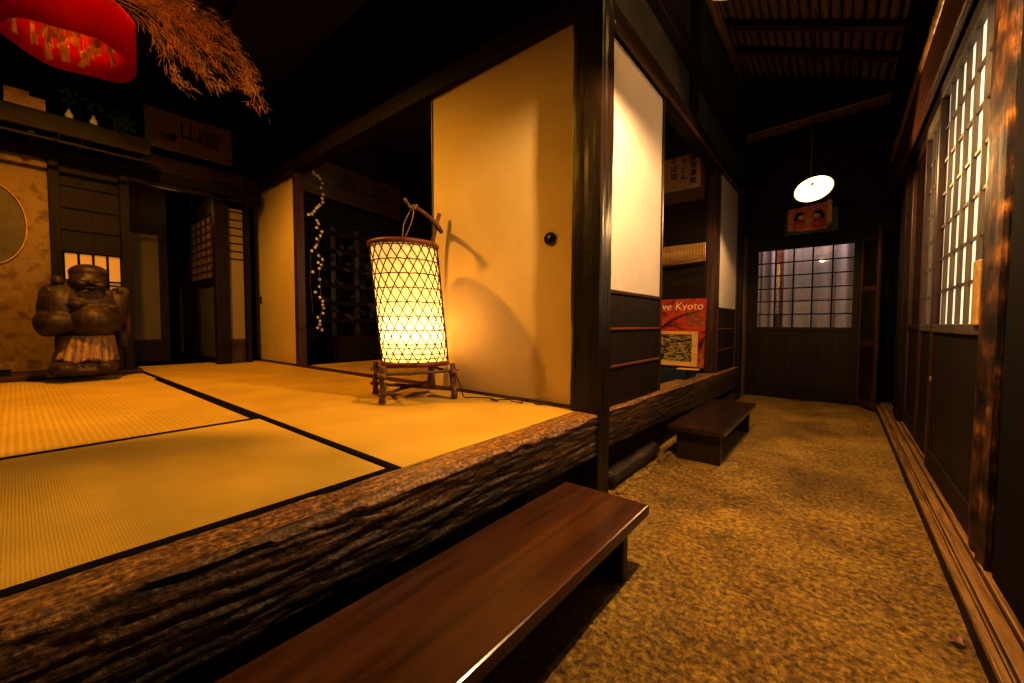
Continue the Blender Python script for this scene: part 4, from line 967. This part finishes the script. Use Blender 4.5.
for y in (2.22,2.50,2.80): B('upright', 'brown_z', -4.36, -4.33, y-.03, y+.03, .67, 1.86, parent=t, bevel=.003)
for k in range(6): B('rail', 'dark_y', -4.335, -4.31, 2.05, 3.1, 1.76-k*.19, 1.81-k*.19, parent=t, bevel=.003)
mb = MB()
M['slate'] = noise_mat('slate blue cloth', [(.3,(.02,.025,.028)),(.7,(.06,.07,.07))], (6,6,6), 4, 4, .8)
for q in range(34):
    y = random.uniform(2.08,3.05); z = random.uniform(.85,1.7); w = random.uniform(.02,.06); h = random.uniform(.01,.03)
    mb.box(-4.309,-4.303, y-w, y+w, z-h, z+h, Matrix.Rotation(random.uniform(-.7,.7),3,'X'))
o = mb.obj('cloth_strips', 'slate', t); o['kind'] = 'stuff'
B('low_cabinet', 'dark_y', -4.48, -4.1, 2.15, 3.4, .335, .66).name = 'low_cabinet'
tag(bpy.data.objects['low_cabinet'], 'low dark cabinet under the lattice rack', 'cabinet')
# blossom strand
t = thing('blossom_strand', (-4.0, 1.9, .7), 'hanging strand of small white blossoms beside the far sliding door', 'garland')
P = [Vector(p) for p in ((-4.0,1.77,2.25),(-4.0,1.87,2.26),(-4.0,1.925,2.22),(-4.0,1.95,2.08),(-4.0,1.93,1.96),(-4.0,1.86,1.88),(-4.0,1.90,1.78),(-4.0,1.93,1.66),(-4.0,1.88,1.52),(-4.0,1.94,1.42),(-4.0,1.91,1.3),(-4.0,1.92,1.1),(-4.0,1.94,.98),(-4.0,1.90,.84),(-4.0,1.92,.74))]
mb = MB(); mb.tube([cat(P, i/70) for i in range(71)], .003, 5); mb.tube([cat(P,.5), Vector((-4.0,1.83,1.5)), Vector((-4.0,1.82,1.2)), Vector((-4.0,1.84,.9))], .0025, 5); mb.obj('stem', 'twig', t)
for k in range(44):
    u = .06+.94*k/43; c = cat(P, u) if k % 3 else cat(P, u)+Vector((0, -.07*random.random() if u > .35 else 0, 0))
    c += Vector((random.uniform(-.01,.01), random.uniform(-.012,.012), random.uniform(-.01,.01)))
    mb = MB()
    for q in range(4): a = q*1.57+k; mb.ell(c+Vector((.004, .0085*math.cos(a), .0085*math.sin(a))), (.005,.008,.008), None, 8)
    mb.obj('blossom', 'white', t, smooth=True)

# ------------------------------------------------------------------ room behind the corridor opening
S('wall_shop', 'dark_x', 'dark boarded wall inside the corridor side opening', 'wall', -2.2, -.95, 3.92, 3.97, .33, 2.9)
t = thing('kyoto_poster', (-1.08, 3.46, .44), 'red autumn leaf poster reading Love Kyoto leaning behind the framed picture', 'poster')
def poster_mat():
    m, nt, b = new_mat('red maple poster'); L = nt.links; tc = N(nt,'ShaderNodeTexCoord')
    n = N(nt,'ShaderNodeTexNoise'); n.inputs['Scale'].default_value = 7; n.inputs['Detail'].default_value = 7; n.inputs['Distortion'].default_value = 1.2; L.new(tc.outputs['Object'], n.inputs[0])
    r = ramp(nt, [(.35,(.06,.006,.004)),(.46,(.32,.018,.008)),(.54,(.42,.05,.012)),(.6,(.12,.05,.015)),(.7,(.5,.12,.02))]); L.new(n.outputs['Fac'], r.inputs[0]); L.new(r.outputs[0], b.inputs['Base Color']); b.inputs['Roughness'].default_value = .35
    return m
M['poster'] = poster_mat()
tl = Matrix.Rotation(R(-6),3,'X')
mb = MB(); mb.box(-1.30, -.835, 3.455, 3.46, .45, 1.015, Matrix.Rotation(R(-5),3,'X'), Vector((-1.07,3.46,.45))); mb.obj('poster_sheet', 'poster', t)
text('poster_title', 'Love', .088, 'skin', (-1.19, 3.495, .95), (1,0,0), (0,-.08,1), t, .15); text('poster_title', 'Kyoto', .088, 'skin', (-.965, 3.495, .95), (1,0,0), (0,-.08,1), t, .15)
mb = MB(); mb.tube([(-1.29,3.45,.68),(-1.2,3.47,.76),(-1.1,3.475,.84),(-1.0,3.48,.885),(-.88,3.485,.91)], [.006,.005,.004,.003,.002], 6); mb.tube([(-1.15,3.475,.80),(-1.08,3.475,.79),(-1.0,3.475,.76)], .0025, 5); mb.obj('branch_print', 'ink', t)
t = thing('framed_picture', (-1.08, 3.40, .46), 'yellow wooden framed black and gold landscape picture in front of the poster', 'picture')
M['frame_y'] = wood('yellow wood frame', (.5,.27,.07), (.75,.45,.14), 'x', .4, .2)
mb = MB(); X0f, X1f, Z0f, Z1f, yf = -1.30, -.87, .465, .745, 3.40; w = .042
mb.box(X0f,X1f,yf-.012,yf+.008,Z1f-w*.6,Z1f).box(X0f,X1f,yf-.012,yf+.008,Z0f,Z0f+w*.9).box(X0f,X0f+w,yf-.012,yf+.008,Z0f+w*.9,Z1f-w*.6).box(X1f-w,X1f,yf-.012,yf+.008,Z0f+w*.9,Z1f-w*.6); mb.obj('frame', 'frame_y', t, .002)
M['etch'] = noise_mat('black and gold landscape', [(.44,(.01,.008,.005)),(.5,(.1,.07,.02)),(.56,(.55,.42,.16)),(.62,(.02,.015,.01)),(.7,(.4,.3,.1))], (6,6,16), 4, 6, .3, 0, 0, 1.2)
B('picture', 'etch', X0f+w, X1f-w, yf-.002, yf+.004, Z0f+w*.9, Z1f-w*.6, parent=t, bevel=0)
B('small_tray', 'frame_y', -1.0, -.84, 3.30, 3.37, .445, .455); tag(bpy.data.objects['small_tray'], 'thin pale wooden slat lying before the framed picture', 'slat')
B('display_stand', 'navy', -1.6, -.93, 3.30, 3.60, .335, .444); tag(bpy.data.objects['display_stand'], 'navy cloth covered stand under the framed picture', 'stand')
B('dark_box', 'blackiron', -.865, -.80-.12, 3.5, 3.6, .445, .9) if False else None
t = thing('notice_board', (-1.05, 3.88, 1.98), 'small cream notice with brushed characters hung in the corridor opening', 'notice')
B('board', 'brown_x', -1.36, -.97, 3.892, 3.921, 1.92, 2.35, parent=t, bevel=.003)
M['notice'] = noise_mat('aged notice paper', [(.3,(.42,.25,.09)),(.7,(.55,.34,.13))], (4,4,4), 3, 4, .7)
B('paper', 'notice', -1.33, -1.0, 3.884, 3.891, 2.03, 2.33, parent=t, bevel=0)
for ci, col_ in enumerate(('御食事処','うどん','そば切')):
    for ri, ch in enumerate(col_): text('brushed_character', ch, .062, 'ink', (-1.06-ci*.085, 3.881, 2.295-ri*.067-(.02 if ci == 1 else 0)), (1,0,0), (0,0,1), t)
t = thing('bamboo_blind', (-1.1, 3.82, 1.3), 'rolled brown bamboo blind with a coloured-in glint inside the corridor opening', 'blind')
mb = MB()
for k in range(46): x = -1.5+k*.0125; mb.tube([(x,3.84,1.36),(x,3.83,1.52)], .005, 5)
mb.obj('slat_sheet', 'frame_y', t, smooth=True)  # yellow slat colour stands in for a golden glint
mb = MB(); mb.tube([(-1.5,3.825,1.36),(-1.25,3.822,1.345),(-.95,3.825,1.365)], .012, 8); mb.obj('bottom_bar', 'brown_x', t, smooth=True)

# ------------------------------------------------------------------ small leaves on the floor
for (x, y, z, lb) in ((-.655,1.632,.006,'small dry orange leaf beside the near bench end'),(.25,1.47,.006,'small dry leaf on the earth floor near the right sill'),(.385,1.50,.078,'curled dry leaf lying on the right sill at the post foot')):
    mb = MB(); pts = []; n = 10
    s_ = .018
    vs = [mb.bm.verts.new((x+s_*math.cos(a)*(1 if k%2 else .55), y+s_*math.sin(a)*(1 if k%2 else .55), z+.006*math.sin(a*2)+.004)) for k, a in enumerate([2*math.pi*q/n for q in range(n)])]
    c0 = mb.bm.verts.new((x,y,z))
    for k in range(n): mb.bm.faces.new((c0, vs[k], vs[(k+1)%n]))
    tag(mb.obj('dry_leaf', 'rim', sub=1), lb, 'leaf')

# ------------------------------------------------------------------ other lights
def area(name, loc, rot, size, sy, energy, col):
    l = bpy.data.lights.new(name, 'AREA'); l.shape = 'RECTANGLE'; l.size = size; l.size_y = sy; l.energy = energy; l.color = col
    o = bpy.data.objects.new(name, l); C.objects.link(o); o.location = loc; o.rotation_euler = rot; return o
area('room_beyond_light', (-.3, 5.45, 2.2), (R(30), 0, 0), .9, .3, 28, (1,.78,.72))
def pt(name, loc, e, col, r=.05):
    l = bpy.data.lights.new(name, 'POINT'); l.energy = e; l.color = col; l.shadow_soft_size = r
    o = bpy.data.objects.new(name, l); C.objects.link(o); o.location = loc
pt('upper_corridor_fill', (-.25,1.9,2.5), 12.0, (1,.6,.2), .08)  # added fill, no lamp here; lifts the reeds and upper panel
pt('upper_room_fill', (-1.7,-.35,2.25), 6, (1,.5,.08), .08)  # unseen fill added to light the near side of the red hoop
pt('vestibule_light', (-5.3,1.0,2.0), 2.0, (1,.5,.14), .1)
pt('shop_light', (-1.7,2.9,2.5), 2.0, (1,.5,.16), .08)
pt('backroom_light', (-3.2,2.6,2.6), 2.0, (1,.48,.12), .1)
w = bpy.data.worlds.new('w'); SC.world = w; w.use_nodes = True
w.node_tree.nodes['Background'].inputs[0].default_value = (1,.6,.28,1); w.node_tree.nodes['Background'].inputs[1].default_value = .01

# ------------------------------------------------------------------ camera
cam = bpy.data.cameras.new('camera'); co = bpy.data.objects.new('camera', cam); C.objects.link(co); SC.camera = co
MX = [[0.776125, -0.02889, 0.629917], [0.630575, 0.031721, -0.77548], [0.002422, 0.999079, 0.042837]]
co.matrix_world = Matrix((( *MX[0], 0), (*MX[1], 0), (*MX[2], .80), (0,0,0,1)))
cam.sensor_width = 36; cam.lens = 36*403.374/1024; cam.clip_start = .02
